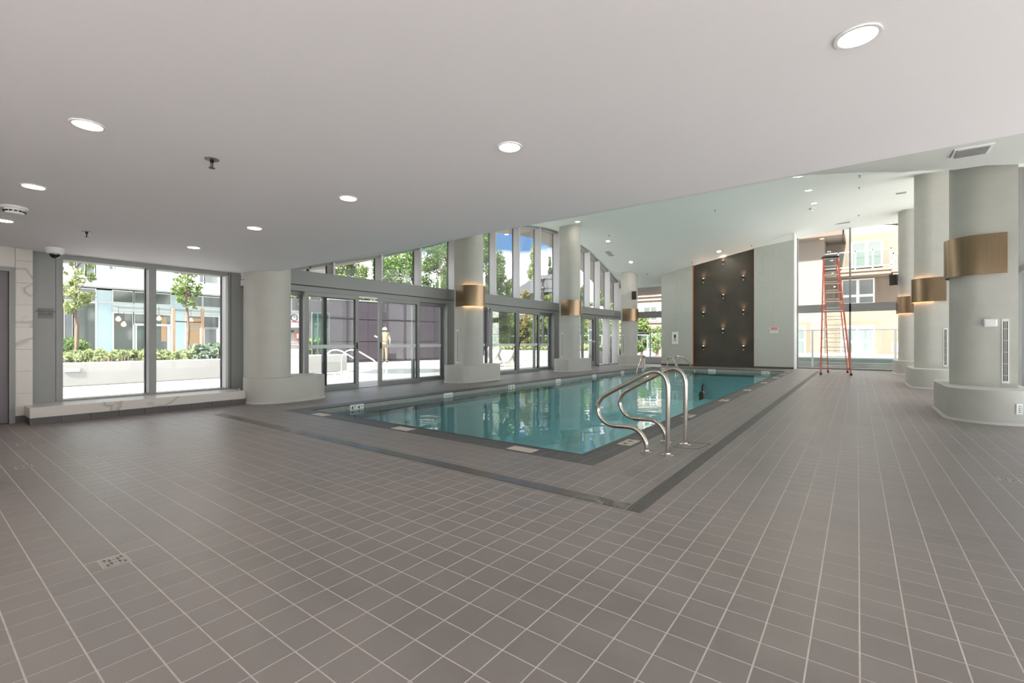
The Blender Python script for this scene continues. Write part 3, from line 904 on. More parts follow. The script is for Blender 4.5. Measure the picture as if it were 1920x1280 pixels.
column(LC, 19.10, 1, 'left-hand white column in the far left corner by the end wall', zt, hy=.36, dy=.1)
column(RC, 8.88, -1, 'nearest and largest white column at the right edge', zt)
column(RC, 13.95, -1, 'middle white column of the right row, partly behind the nearest', zt)
column(RC, 19.10, -1, 'farthest white column of the right row, by the end window', zt)

def sconce(cx, cy, sgn, label, lit):
    t = thing('wall_sconce', (cx, cy, 1.88), label, 'wall light', 'curved bronze wall lights on the columns')
    r, ext = .305+.055, .20
    n = 22
    def ring(rr):
        pts = [(cx-sgn*ext, cy-rr)]
        for i in range(n+1):
            a = -math.pi/2+math.pi*i/n; pts.append((cx+sgn*rr*math.cos(a), cy+rr*math.sin(a)))
        pts.append((cx-sgn*ext, cy+rr)); return pts
    o_, i_ = ring(r), ring(r-.008)
    m_ = len(o_); b = MB()
    z0, z1 = 1.88, 2.405
    b.add([(x, y, z0) for x, y in o_]+[(x, y, z1) for x, y in o_]+[(x, y, z0) for x, y in i_]+[(x, y, z1) for x, y in i_],
          [f for k in range(m_-1) for f in ((k, k+1, m_+k+1, m_+k), (2*m_+k+1, 2*m_+k, 3*m_+k, 3*m_+k+1), (m_+k, m_+k+1, 3*m_+k+1, 3*m_+k), (k+1, k, 2*m_+k, 2*m_+k+1))]
          +[(0, m_, 3*m_, 2*m_), (m_-1, 3*m_-1, 4*m_-1, 2*m_-1)])
    b.smooth = True; b.build('shade', 'bronze', t)
    for a in (-60, 0, 60):
        q = math.radians(a)
        MB().beam((cx+sgn*.30*math.cos(q), cy+.30*math.sin(q), 2.14), (cx+sgn*.355*math.cos(q), cy+.355*math.sin(q), 2.14), .02).build('bracket', 'black_metal', t)
    if lit:
        for zz in (1.925, 2.345):
            pa = []
            for i in range(n+1):
                a = -math.pi/2+math.pi*i/n; pa.append((cx+sgn*.325*math.cos(a), cy+.325*math.sin(a), zz))
            MB().tube(pa, .006, 6).build('light_strip', 'lamp_warm', t)
sconce(LC, 8.80, 1, 'lit bronze wall light on the left column between the sliding doors', True)
sconce(LC, 13.95, 1, 'bronze wall light on the left column beside the exit door', False)
sconce(LC, 19.10, 1, 'bronze wall light on the far left corner column, below a speaker', False)
sconce(RC, 8.88, -1, 'largest bronze wall light, unlit, on the nearest right column', False)
sconce(RC, 13.95, -1, 'lit bronze wall light on the middle right column', True)
sconce(RC, 19.10, -1, 'lit bronze wall light on the farthest right column', True)

def speaker(loc, rz, label):
    t = thing('speaker', loc, label, 'speaker', 'black speakers on the far columns')
    t.rotation_euler = (0, 0, rz)
    x, y, z = loc
    b = MB(); vv = []
    for dz, k in ((-.17, .8), (.17, 1.0)):
        for dx, dy in ((-.095, -.10), (.095, -.10), (.07, .07), (-.07, .07)):
            vv.append((x+dx, y+dy*k, z+dz))
    b.add(vv, [(3, 2, 1, 0), (4, 5, 6, 7), (0, 1, 5, 4), (1, 2, 6, 5), (2, 3, 7, 6), (3, 0, 4, 7)]).build('cabinet', 'black_plastic', t)
    MB().box(x-.083, x+.083, y-.108, y-.095, z-.15, z+.15).build('grille', 'gasket', t)
    MB().beam((x, y+.06, z), (x, y+.16, z), .04).build('bracket', 'black_metal', t)
p_ = PY(1190, 554, 18.72); speaker((p_[0], 18.68, p_[2]), .25, 'black speaker on the far left corner column')
p_ = PY(1677, 525, 18.9); speaker((p_[0], 18.9, p_[2]), -.5, 'black speaker on the farthest right column')

# small things on the nearest right column
yf = 8.88-.305
p_ = PY(1856, 605, yf)
t = thing('control_box', (p_[0], yf, p_[2]), 'small white box on the nearest right column, below its bronze light', 'switch')
MB().rbox(p_[0]-.062, p_[0]+.062, yf-.045, yf, p_[2]-.05, p_[2]+.05, .006).build('housing', 'white_plastic', t)
MB().rbox(p_[0]-.05, p_[0]+.05, yf-.050, yf-.045, p_[2]-.038, p_[2]+.038, .003).build('cover', 'white_plastic', t)
# keypad on the rounded end of the base
a = math.radians(-62); cx, cy = RC, 8.88-.56
n_ = Vector((math.cos(a), math.sin(a), 0)); tg = Vector((-n_.y, n_.x, 0))
c_ = Vector((cx, cy, .20))+n_*.412
t = thing('wall_keypad', tuple(c_), 'white keypad plate on the curved base of the nearest right column', 'keypad')
def obox(c0, ax, ay, az, hx, hy_, hz):
    vv = [tuple(c0+ax*(hx*i)+ay*(hy_*j)+az*(hz*k)) for k in (-1, 1) for i, j in ((-1, -1), (1, -1), (1, 1), (-1, 1))]
    return vv, [(3, 2, 1, 0), (4, 5, 6, 7), (0, 1, 5, 4), (1, 2, 6, 5), (2, 3, 7, 6), (3, 0, 4, 7)]
UZ = Vector((0, 0, 1))
MB().add(*obox(c_, tg, n_, UZ, .032, .006, .062)).build('plate', 'white_plastic', t)
for k in range(4):
    MB().add(*obox(c_+n_*.009+UZ*(.036-.024*k)+tg*.006, tg, n_, UZ, .013, .004, .007)).build('button', 'grey_plastic', t)

# ================================================================ CEILING FIXTURES
def disc(c, n, r0, r1=None, h=.0, seg=28, mbx=None):
    # ring (or disc) facing n, thickness h
    n = n.normalized(); u_ = n.cross(Vector((0, 1, 0))).normalized(); v_ = n.cross(u_)
    C = Vector(c); mbx = mbx or MB()
    def circ(r, off): return [tuple(C+n*off+(u_*math.cos(2*math.pi*i/seg)+v_*math.sin(2*math.pi*i/seg))*r) for i in range(seg)]
    if r1 is None:
        mbx.add(circ(r0, h)+circ(r0, 0), [tuple(range(seg)), tuple(reversed(range(seg, 2*seg)))]+[(i, seg+i, seg+(i+1) % seg, (i+1) % seg) for i in range(seg)])
    else:
        mbx.add(circ(r0, h)+circ(r1, h)+circ(r1, 0), [(i, (i+1) % seg, seg+(i+1) % seg, seg+i) for i in range(seg)]+[(seg+i, seg+(i+1) % seg, 2*seg+(i+1) % seg, 2*seg+i) for i in range(seg)])
    return mbx
def downlight(p, n, r, label, group, watts, name='downlight'):
    t = thing(name, p, label, 'ceiling light', group)
    disc(p, n, r*.93, r*1.12, .006).build('trim_ring', 'white_plastic', t)
    disc(p, n, r*.93, None, .003).build('lens', 'lamp_glow', t)
    ld = bpy.data.lights.new('lamp', 'AREA'); ld.shape = 'DISK'; ld.size = 2*r*S*.9; ld.energy = watts; ld.color = (1.0, .93, .84)
    lo = bpy.data.objects.new('lamp', ld); COL.objects.link(lo); lo.parent = t
    lo.location = tuple(n*.012*S); lo.rotation_euler = n.to_track_quat('-Z', 'Y').to_euler()
    return t
DN = Vector((0, 0, -1))
gx = [0.0, -1.645, -3.27, -4.89, -6.49]
names = {(0, 2.17): 'largest round downlight, nearest the right side of the flat ceiling', (1, 2.17): 'round downlight in the middle of the flat ceiling',
         (2, 2.17): 'third downlight of the row along the flat ceiling edge', (3, 2.17): 'fourth downlight of the row, toward the picture window',
         (4, 2.17): 'last and smallest downlight of the row, near the picture window', (2, .605): 'large oval-looking downlight at the upper left',
         (3, .605): 'downlight above the smoke detector on the left', (4, .605): 'downlight cut by the left edge of the picture'}
for i, x in enumerate(gx):
    for y in (2.17, .605, -.96, -2.5):
        if (i, y) not in names: continue
        lab = names[(i, y)]
        downlight((x, y, LOW), DN, .066, lab, 'round downlights in the flat ceiling', DOWNLIGHT_W)
vl = [((1075, 420), 'vault downlight nearest the middle of the flat ceiling edge'), ((1140, 452), 'vault downlight above the far left columns'), ((1183, 491), 'lowest vault downlight, near the far left corner'),
      ((1348, 471), 'vault downlight over the dark panel'), ((1481, 334), 'vault downlight touching the edge of the flat ceiling'), ((1498, 343), 'second vault downlight of the right row'),
      ((1516, 369), 'third vault downlight of the right row'), ((1526, 402), 'last vault downlight of the right row')]
for (u, v), lab in vl:
    p, n = on_vault(u, {1481: 8.4, 1498: 9.8, 1516: 11.7, 1526: 13.2}[u]) if u in (1481, 1498, 1516, 1526) else hit_ceiling(u, v)
    if u == 1075: p = (p[0]+.30, p[1]-.25, ZC(p[0]+.30, p[1]-.25))
    downlight(p, n, .075, lab, 'round downlights in the vaulted ceiling', VAULT_W if u != 1075 else 1.0)
# sprinklers
def sprinkler(p, n, label, s=1.):
    t = thing('sprinkler', p, label, 'sprinkler', 'fire sprinklers in the ceiling')
    disc(p, n, .040*s, None, .004, 20).build('escutcheon', 'sign_plate', t)
    x, y, z = p
    b = MB().tube([(x, y, z), (x, y, z-.022*s)], .012*s, 8)
    b.build('nozzle', 'black_metal', t)
    MB().tube([(x-.012*s, y, z-.02*s), (x-.014*s, y, z-.045*s), (x, y, z-.055*s)], .003*s, 5).tube([(x+.012*s, y, z-.02*s), (x+.014*s, y, z-.045*s), (x, y, z-.055*s)], .003*s, 5).build('frame_arm', 'black_metal', t)
    disc((x, y, z-.055*s), DN, .018*s, None, .003, 12).build('deflector', 'black_metal', t)
sprinkler((-3.26, 1.19, LOW), DN, 'fire sprinkler hanging from the flat ceiling at the upper left')
sprinkler((-6.47, 1.19, LOW), DN, 'fire sprinkler of the flat ceiling above the picture window')
for (u, v), lab in (((1142, 441), 'sprinkler beside the vault downlight above the far left columns'), ((1341, 394), 'sprinkler in the middle of the vaulted ceiling'), ((1409, 460), 'sprinkler just over the right end of the dark panel'),
                    ((1297, 492), 'sprinkler just over the left end of the dark panel'), ((1214, 513), 'sprinkler above the far left corner speaker'), ((1612, 329), 'first of three sprinklers in line at the right of the vault'),
                    ((1611, 351), 'second of three sprinklers in line at the right of the vault'), ((1610, 403), 'third and farthest sprinkler in line, above the end window')):
    p, n = hit_ceiling(u, v); sprinkler(p, n, lab, .72)
# detectors
def detector(p, r, label):
    t = thing('smoke_detector', p, label, 'smoke detector')
    x, y, z = p
    MB().lathe([(r, z), (r, z-.012), (r*.92, z-.02)], x, y, 28).build('mounting_plate', 'white_plastic', t, smooth=True)
    MB().lathe([(r*.78, z-.02), (r*.8, z-.034), (r*.74, z-.036), (r*.74, z-.046), (r*.6, z-.062), (r*.2, z-.068)], x, y, 28).build('sensor_cap', 'white_plastic', t, smooth=True)
    sl = MB()
    for k in range(14):
        a = 2*math.pi*k/14; c = Vector((x+r*.76*math.cos(a), y+r*.76*math.sin(a), z-.041)); ra = Vector((math.cos(a), math.sin(a), 0))
        sl.add(*obox(c, Vector((-ra.y, ra.x, 0)), ra, UZ, r*.11, .006, .0055))
    sl.build('vent_slots', 'black_plastic', t, kind='stuff')
detector((-5.77, .60, LOW), .085, 'white round smoke detector on the flat ceiling at the far left')
p_, n_ = hit_ceiling(1522, 390); detector(p_, .07, 'small smoke detector in the right part of the vaulted ceiling')
# camera dome
cx, cy = -7.90, 1.16
t = thing('security_camera', (cx, cy, LOW), 'white dome security camera on the ceiling beside the picture window', 'security camera')
MB().lathe([(.088, LOW), (.090, LOW-.03), (.078, LOW-.07), (.05, LOW-.078)], cx, cy, 32).build('housing', 'white_plastic', t, smooth=True)
MB().lathe([(.052, LOW-.072), (.052, LOW-.085), (.044, LOW-.108), (.026, LOW-.124), (.006, LOW-.13)], cx, cy, 28).build('dome', mat('dome_glass', (.01, .01, .012), .06, spec=.9), t, smooth=True)
# air grilles
def grille(c, n, hu, hv, label, ax, nb=7):
    t = thing('air_grille', tuple(c), label, 'vent')
    n = n.normalized(); U = (Vector(ax)-n*Vector(ax).dot(n)).normalized(); V = n.cross(U); C = Vector(c)
    MB().add(*obox(C+n*.004, U, n, V, hu, .004, hv)).build('frame', 'white_plastic', t)
    MB().add(*obox(C+n*.008, U, n, V, hu*.82, .003, hv*.82)).build('opening', 'grey_plastic', t)
    for k in range(nb):
        o_ = -hv*.82+2*hv*.82*(k+.5)/nb
        MB().add(*obox(C+n*.011+V*o_, U, n, V, hu*.82, .004, hv*.82/nb*.35)).build('blade', 'slab_grey', t)
p_, n_ = hit_ceiling(1822, 281); grille(p_, n_, .085, .085, 'square air grille in the vault near the nearest right column', (1, 0, 0))
p_, n_ = hit_ceiling(1690, 361); grille(p_, n_, .13, .13, 'small square air grille between the right columns', (1, 0, 0), 5)
p_, n_ = hit_ceiling(1143, 475); grille(p_, n_, .13, .30, 'narrow air grille in the left part of the vault', (1, 0, 0), 5)
p_, n_ = hit_ceiling(1578, 418.5)
t = thing('slot_grille', p_, 'long dark slot grille in the ceiling before the end window', 'vent')
MB().add(*obox(Vector(p_)+n_*.004, Vector((1, 0, 0)), n_, Vector((0, 1, 0)), .24, .004, .05)).build('slot_frame', 'grey_plastic', t)
MB().add(*obox(Vector(p_)+n_*.010, Vector((1, 0, 0)), n_, Vector((0, 1, 0)), .22, .003, .012)).build('slot_vane', 'black_plastic', t)

# ================================================================ END WALL THINGS
yp = YM+.10
pins = [(1355.8, 491, 'single wall light at the top of the dark panel'), (1319, 525, 'upper left wall light on the dark panel'), (1393.7, 520, 'upper right wall light on the dark panel'),
        (1356, 555, 'upper middle wall light on the dark panel'), (1319, 588, 'left wall light at mid height of the dark panel'), (1394, 584.4, 'right wall light at mid height of the dark panel'),
        (1355.4, 619.4, 'lower middle wall light on the dark panel'), (1319, 651, 'lowest left wall light on the dark panel'), (1394, 651, 'lowest right wall light on the dark panel')]
for u, v, lab in pins:
    x, y, z = PY(u, v, yp-.05)
    t = thing('pin_light', (x, yp, z), lab, 'wall light', 'small up and down lights on the dark panel')
    MB().lathe([(.030, z-.06), (.034, z-.045), (.034, z+.045), (.030, z+.06)], x, yp-.055, 16).build('shade', 'black_metal', t, smooth=True)
    MB().beam((x, yp-.05, z), (x, yp, z), .03).build('bracket', 'black_metal', t)
    MB().lathe([(.026, z-.06), (.022, z-.085), (.012, z-.12), (.004, z-.125)], x, yp-.055, 14).build('reflector_tip', 'rung_metal', t, smooth=True)
    disc((x, yp-.055, z+.060), UZ, .026, None, .003, 12).build('lens', 'pin_glow', t)
    for s_ in (1, -1):
        ld = bpy.data.lights.new('lamp', 'SPOT'); ld.energy = 3.2 if s_ > 0 else .7; ld.color = (1., .62, .40); ld.spot_size = 1.7; ld.spot_blend = .8; ld.shadow_soft_size = .02
        lo = bpy.data.objects.new('lamp', ld); COL.objects.link(lo); lo.parent = t
        lo.location = (0, -.055*S, (.066*s_)*S); lo.rotation_euler = (math.pi if s_ > 0 else 0, 0, 0)
# framed emergency phone plate and red warning sign
x0, _, z1 = PY(1260, 622, YM); x1, _, z0 = PY(1272, 645, YM)
t = thing('safety_cabinet', ((x0+x1)/2, YM, z0), 'white framed cabinet with a dark shape on the marble left of the dark panel', 'cabinet')
MB().rbox(x0, x1, YM-.03, YM, z0, z1, .006).build('cabinet_body', 'white_plastic', t)
MB().rbox((x0+x1)/2-.045, (x0+x1)/2+.045, YM-.034, YM-.03, z0+.12, z1-.10, .003).build('window', 'grey_plastic', t)
MB().rbox((x0+x1)/2-.035, (x0+x1)/2+.035, YM-.042, YM-.034, z1-.24, z1-.12, .003).build('handset', 'black_plastic', t)
x0, _, z1 = PY(1444, 613, YM); x1, _, z0 = PY(1459, 624, YM)
t = thing('warning_sign', ((x0+x1)/2, YM, z0), 'small white sign with red heading on the marble right of the dark panel', 'sign')
MB().box(x0, x1, YM-.012, YM, z0, z1).build('sign_board', 'white_plastic', t)
MB().box(x0+.02, x1-.02, YM-.014, YM-.012, z1-.10, z1-.015).build('red_band', 'red_print', t)
text_part('WARNING', .062, ((x0+x1)/2, YM-.0145, z1-.056), (1, 0, 0), (0, 0, 1), 'white_plastic', t)
text_part('NO LIFEGUARD', .04, ((x0+x1)/2, YM-.0125, z1-.145), (1, 0, 0), (0, 0, 1), 'red_print', t)
text_part('ON DUTY', .034, ((x0+x1)/2, YM-.0125, z1-.19), (1, 0, 0), (0, 0, 1), 'black_print', t)

# plaque on the left window panel
x = XW+.0
_, y0_, z1 = PX(71, 577, x); _, y1_, z0 = PX(100, 597, x)
t = thing('wall_plaque', (x, y0_, z0), 'small dark grey plaque with lettering on the grey panel left of the picture window', 'sign')
MB().box(x, x+.008, y0_, y1_, z0, z1).build('plaque', 'sign_plate', t)
R = (0, 1, 0); U = (0, 0, 1)
text_part('OPEN POOL', .034, (x+.0085, (y0_+y1_)/2, z0+(z1-z0)*.68), R, U, 'black_print', t)
text_part('HOURS', .04, (x+.0085, (y0_+y1_)/2, z0+(z1-z0)*.40), R, U, 'black_print', t)

# depth marks
def mark(kind, c, R, U, w, h, label, group, material):
    R, U = Vector(R), Vector(U); N = R.cross(U); C = Vector(c)
    t = thing('depth_marker', tuple(C), label, 'sign', group)
    MB().add(*obox(C, R, U, N, w/2, h/2, .0022)).build('marker_tile', material, t)
    T = C+N*.0027
    if isinstance(kind, tuple):
        a, b = kind
        text_part(a, h*.80, T-R*w*.33, R, U, 'black_print', t, 'numeral')
        text_part('FT', h*.33, T-R*w*.12+U*h*.16, R, U, 'black_print', t)
        text_part(b, h*.80, T+R*w*.14, R, U, 'black_print', t, 'numeral')
        text_part('IN', h*.33, T+R*w*.36+U*h*.16, R, U, 'black_print', t)
    elif kind == 'faint':
        b = MB()
        for k in (-.3, -.1, .1, .3): b.add(*obox(T+U*h*k, R, U, N, w*.40, h*.025, .0004))
        b.build('print', 'grout', t)
    else:
        text_part('NO DIVING', h*.36, T-U*h*.05, R, U, 'black_print', t)
    return t
for i, (cx, lab) in enumerate(((-2.486, 'pale marker tile in the near pool edge, closest to the corner'), (-4.17, 'pale marker tile in the middle of the near pool edge'), (-5.88, 'pale marker tile at the left end of the near pool edge'))):
    mark('faint', (cx, 3.48, .0), (1, 0, 0), (0, 1, 0), .275, .135, lab, 'pale marker tiles set in the pool edge', 'deck_plate')
rl = ['nearest marker tile on the right pool edge, beside the big handrails', 'second marker tile along the right pool edge', 'third marker tile along the right pool edge', 'fourth marker tile along the right pool edge',
      'fifth marker tile along the right pool edge', 'sixth marker tile along the right pool edge', 'seventh marker tile along the right pool edge', 'marker tile at the far end of the right pool edge']
for i, cy in enumerate((4.35, 6.37, 8.43, 10.5, 12.6, 14.6, 16.2, 17.4)):
    t = thing('depth_marker', (-1.8125, cy, 0), rl[i], 'sign', 'pale marker tiles set in the pool edge')
    MB().box(-1.878, -1.747, cy-.137, cy+.137, -.001, .0022).build('marker_tile', 'deck_plate', t)
    # read from the deck: up points into the pool
    R = Vector((0, 1, 0)); U = Vector((-1, 0, 0))
    if i % 2 == 0:
        text_part('4', .105, (-1.813, cy-.082, .0027), R, U, 'black_print', t, 'numeral'); text_part('FT', .045, (-1.83, cy-.025, .0027), R, U, 'black_print', t)
        text_part('4', .105, (-1.813, cy+.04, .0027), R, U, 'black_print', t, 'numeral'); text_part('IN', .045, (-1.83, cy+.10, .0027), R, U, 'black_print', t)
    else: text_part('NO DIVING', .05, (-1.813, cy, .0027), R, U, 'black_print', t)
sd = [4.405, 6.46, 8.52, 10.6, 12.7, 14.8, 16.7]
wl_lab = ['first white depth tile on the left pool wall, at the near corner', 'second white tile on the left pool wall, reading NO DIVING', 'third white depth tile on the left pool wall', 'fourth white tile on the left pool wall, reading NO DIVING',
          'fifth white depth tile on the left pool wall', 'sixth white tile on the left pool wall, reading NO DIVING', 'seventh white depth tile on the left pool wall, at the far end']
for i, cy in enumerate(sd):
    mark('NO DIVING' if i % 2 else (('4', '4') if i == 0 else ('4', '0')), (PX0+e+.002, cy, -.056), (0, 1, 0), (0, 0, 1), .25, .105, wl_lab[i], 'white depth tiles on the pool walls', 'wall_plate')
for i, (cx, lab) in enumerate(((-2.5, 'white depth tile on the far pool wall below the right marble'), (-4.22, 'white tile reading NO DIVING below the dark panel'), (-5.96, 'white depth tile on the far pool wall behind the far handrails'))):
    mark(('3', '6') if i != 1 else 'NO DIVING', (cx, PY1-e-.002, -.052), (1, 0, 0), (0, 0, 1), .25, .095, lab, 'white depth tiles on the pool walls', 'wall_plate')

# ================================================================ HANDRAILS AND LADDER
def arc_path(pts, n=7, r=.09):
    # round the corners of a polyline
    P = [Vector(p) for p in pts]; out_ = [P[0]]
    for i in range(1, len(P)-1):
        a, b, c = P[i-1], P[i], P[i+1]
        rr = r[i] if isinstance(r, (list, tuple)) else r
        la, lc = (a-b).length, (c-b).length; q = min(rr, la*.49, lc*.49)
        s0, s1 = b+(a-b).normalized()*q, b+(c-b).normalized()*q
        for k in range(n+1):
            t_ = k/n; out_.append(s0*(1-t_)**2+b*2*t_*(1-t_)+s1*t_**2)
    out_.append(P[-1]); return [tuple(p) for p in out_]
def spline(pts, n=6):
    P = [Vector(p) for p in pts]; out_ = []
    for i in range(len(P)-1):
        p0 = P[max(0, i-1)]; p1, p2 = P[i], P[i+1]; p3 = P[min(len(P)-1, i+2)]
        for k in range(n):
            t_ = k/n
            out_.append(.5*((2*p1)+(-p0+p2)*t_+(2*p0-5*p1+4*p2-p3)*t_**2+(-p0+3*p1-3*p2+p3)*t_**3))
    out_.append(P[-1]); return [tuple(p) for p in out_]
# near pair: one shape, measured on the front rail (x, z)
yr = 4.06
uvs = [(1251.6, 853.7), (1252.2, 790), (1252.6, 740), (1252.0, 722), (1247.5, 708), (1238.5, 699.2), (1226.5, 696.5), (1213, 700), (1196, 708.5), (1160, 727), (1139, 738.5), (1128.5, 746), (1121.5, 758), (1121.5, 771),
       (1128, 785), (1139, 794.5), (1152, 798), (1170, 799.5), (1185, 801.5), (1198, 808.5), (1207, 820), (1211.5, 832), (1212, 847)]
prof = []
for u, v in uvs:
    x, y, z = PY(u, v, yr); prof.append((x, z))
prof[0] = (prof[0][0], 0.); prof[-1] = (prof[-1][0], 0.)
def big_rail(y, label):
    t = thing('pool_handrail', (-1.43, y, 0), label, 'handrail', 'stainless handrails at the near right pool corner')
    path = spline([(x, y, z) for x, z in prof], 5)
    MB().tube(path, .0205, 18).build('rail_tube', 'steel', t, smooth=True)
    for x, z in (prof[0], prof[-1]):
        MB().lathe([(.056, .0), (.056, .006), (.050, .010), (.026, .014), (.024, .024)], x, y, 28).build('base_flange', 'steel', t, smooth=True)
big_rail(yr, 'nearer stainless steel handrail looping over the right pool edge')
big_rail(4.575, 'stainless steel handrail looping over the pool edge, just behind the nearest one')
t = thing('access_cover', (-1.12, 4.6, 0), 'thin-edged rectangular access cover in the tiles by the handrails', 'cover')
b = MB(); c4 = [PZ(1285, 828)[:2], PZ(1332, 832)[:2], PZ(1308, 842)[:2], PZ(1262, 838)[:2]]
for a_, b_ in zip(c4, c4[1:]+c4[:1]): b.beam((*a_, .0006), (*b_, .0006), .006, .0016)
b.build('cover_edge', 'gasket', t)

def small_rail(pts, label):
    t = thing('pool_handrail', (pts[0][0], pts[0][1], 0), label, 'handrail', 'slim handrails at the far end of the pool')
    MB().tube(arc_path(pts, 8, .12), .026, 12).build('rail_tube', 'steel', t, smooth=True)
    MB().lathe([(.05, 0), (.05, .008), (.02, .012)], pts[0][0], pts[0][1], 20).build('base_flange', 'steel', t, smooth=True)
    return t
def far_rail(foot, top1, top2, end, dend, label):
    f = PZ(*foot, 0.); d0 = -.6*f[0]+.8*f[1]
    e_ = PD(*end, dend)
    small_rail([(f[0], f[1], 0), (f[0], f[1], PD(*top1, d0)[2]), PD(*top2, d0*.8+dend*.2), (e_[0], e_[1], e_[2]), (e_[0]*1.0+.04, e_[1]-.05, -.3)], label)
far_rail((1251.5, 686.5), (1252, 670), (1262, 671), (1276.5, 699), 16.3, 'left of the two slanting handrails on the far pool steps')
far_rail((1266, 687), (1268, 667), (1283, 670), (1303, 695), 17.0, 'right of the two slanting handrails on the far pool steps')
f = PZ(1208.6, 690.5, 0.); d0 = -.6*f[0]+.8*f[1]
small_rail([(f[0], f[1], 0), (f[0], f[1], PD(1208, 667, d0)[2]), PD(1204, 668, d0-.15), PD(1194, 695, d0-.9), PD(1193.5, 700, d0-.95)], 'handrail bending into the far left corner of the pool')

# stepladder
L0 = Vector((-.88, 16.5, 0)); L1 = Vector((-.15, 16.66, 0))
wd = (L1-L0).normalized(); bk = Vector((-wd.y, wd.x, 0))
mid = (L0+L1)/2
T0 = Vector(PD(1548.5, 481, 14.1)); T1 = Vector(PD(1574.5, 480, 14.1)); T1.z = T0.z = 3.52
tc = (T0+T1)/2; tc = mid+bk*.72; tw = .18
T0 = tc-wd*tw; T1 = tc+wd*tw; T0.z = T1.z = 3.60
lad = thing('stepladder', tuple(mid), 'tall red fibreglass stepladder with metal steps before the end window', 'ladder')
for A, B in ((L0, T0), (L1, T1)):
    MB().beam(A, B, .028, .075, side=wd).build('front_rail', 'orange_red', lad)
    MB().beam(A-Vector((0, 0, 0)), A+(B-A)*.02, .045, .10, side=wd).build('foot', 'black_plastic', lad)
back0 = mid+bk*1.52
back0 = back0+Vector((.33, 0, 0))
R0, R1 = back0-wd*.26, back0+wd*.26
Tb = tc+bk*.10; Tb0, Tb1 = Tb-wd*.15, Tb+wd*.15; Tb0.z = Tb1.z = 3.52
for A, B in ((R0, Tb0), (R1, Tb1)):
    MB().beam(A, B, .022, .055, side=wd).build('rear_rail', 'orange_red', lad)
    MB().beam(A, A+(B-A)*.02, .04, .07, side=wd).build('foot', 'black_plastic', lad)
for k in range(1, 13):
    t_ = k/13.0
    A, B = L0+(T0-L0)*t_, L1+(T1-L1)*t_
    MB().beam(A+bk*.02, B+bk*.02, .10, .022, side=bk).build('step', 'rung_metal', lad)
    if k < 12:
        A, B = R0+(Tb0-R0)*(t_-.03), R1+(Tb1-R1)*(t_-.03)
        MB().beam(A, B, .035, .02, side=bk).build('rear_brace', 'rung_metal', lad)
MB().beam(T0-wd*.03+bk*.05, T1+wd*.03+bk*.05, .20, .06, side=bk).build('top_cap', 'black_plastic', lad)
for k in (.30, .62):
    for A, B, C_, D in ((L0, T0, R0, Tb0), (L1, T1, R1, Tb1)):
        MB().beam(A+(B-A)*k, C_+(D-C_)*k, .012).build('spreader', 'rung_metal', lad)

# ================================================================ OUTSIDE
# ground
MB().box(-45, -8.86, -30, 60, -.3, -.012).build('patio_ground', 'paver', kind='structure')
MB().box(2.1, 30, -20, 60, -.3, -.012).build('terrace_ground', 'terrace_grey', kind='structure')
MB().box(-8.86, 2.1, -30, YN-.13, -.3, -.012).build('near_ground', 'terrace_white', kind='structure')
MB().box(-8.86, 2.1, 20.2, 60, -.3, -.012).build('end_ground', 'concrete_white', kind='structure')

def leaves(mb_, centres, radii, n, size, squash=1.0):
    # n two-triangle leaves spread over clumps
    k = len(centres); idx = rng.integers(0, k, n)
    C = np.array(centres)[idx]; R = np.array(radii)[idx]
    d = rng.normal(size=(n, 3)); d /= np.linalg.norm(d, axis=1)[:, None]
    rad = R*(rng.random(n)**.45)
    P = C+d*rad[:, None]*np.array([1, 1, squash])
    a = rng.normal(size=(n, 3)); a /= np.linalg.norm(a, axis=1)[:, None]
    b = rng.normal(size=(n, 3)); b -= a*np.sum(a*b, axis=1)[:, None]; b /= np.linalg.norm(b, axis=1)[:, None]
    s = size*(.6+.8*rng.random(n))[:, None]
    V = np.stack([P-a*s, P-b*s*.45, P+a*s, P+b*s*.45], axis=1).reshape(-1, 3)
    base = len(mb_.v); mb_.v += [tuple(v) for v in V.tolist()]
    mb_.f += [(base+4*i, base+4*i+1, base+4*i+2, base+4*i+3) for i in range(n)]
    return mb_
def clumps(c, rx, rz, k, rr, conical=False):
    cs, rs = [], []
    for _ in range(k):
        while True:
            p = rng.uniform(-1, 1, 3)
            if p.dot(p) < 1: break
        if conical:
            h = rng.random()**1.3; w = (1-h)*rx; a = rng.uniform(0, 6.283); q = rng.random()**.5*w
            cs.append((c[0]+q*math.cos(a), c[1]+q*math.sin(a), c[2]-rz+2*rz*h)); rs.append(rr*(.35+.9*(1-h)))
        else:
            p = p/max(np.linalg.norm(p), 1e-6)*np.linalg.norm(p)**.5
            cs.append((c[0]+p[0]*rx, c[1]+p[1]*rx, c[2]+p[2]*rz)); rs.append(rr*rng.uniform(.7, 1.2))
    return cs, rs
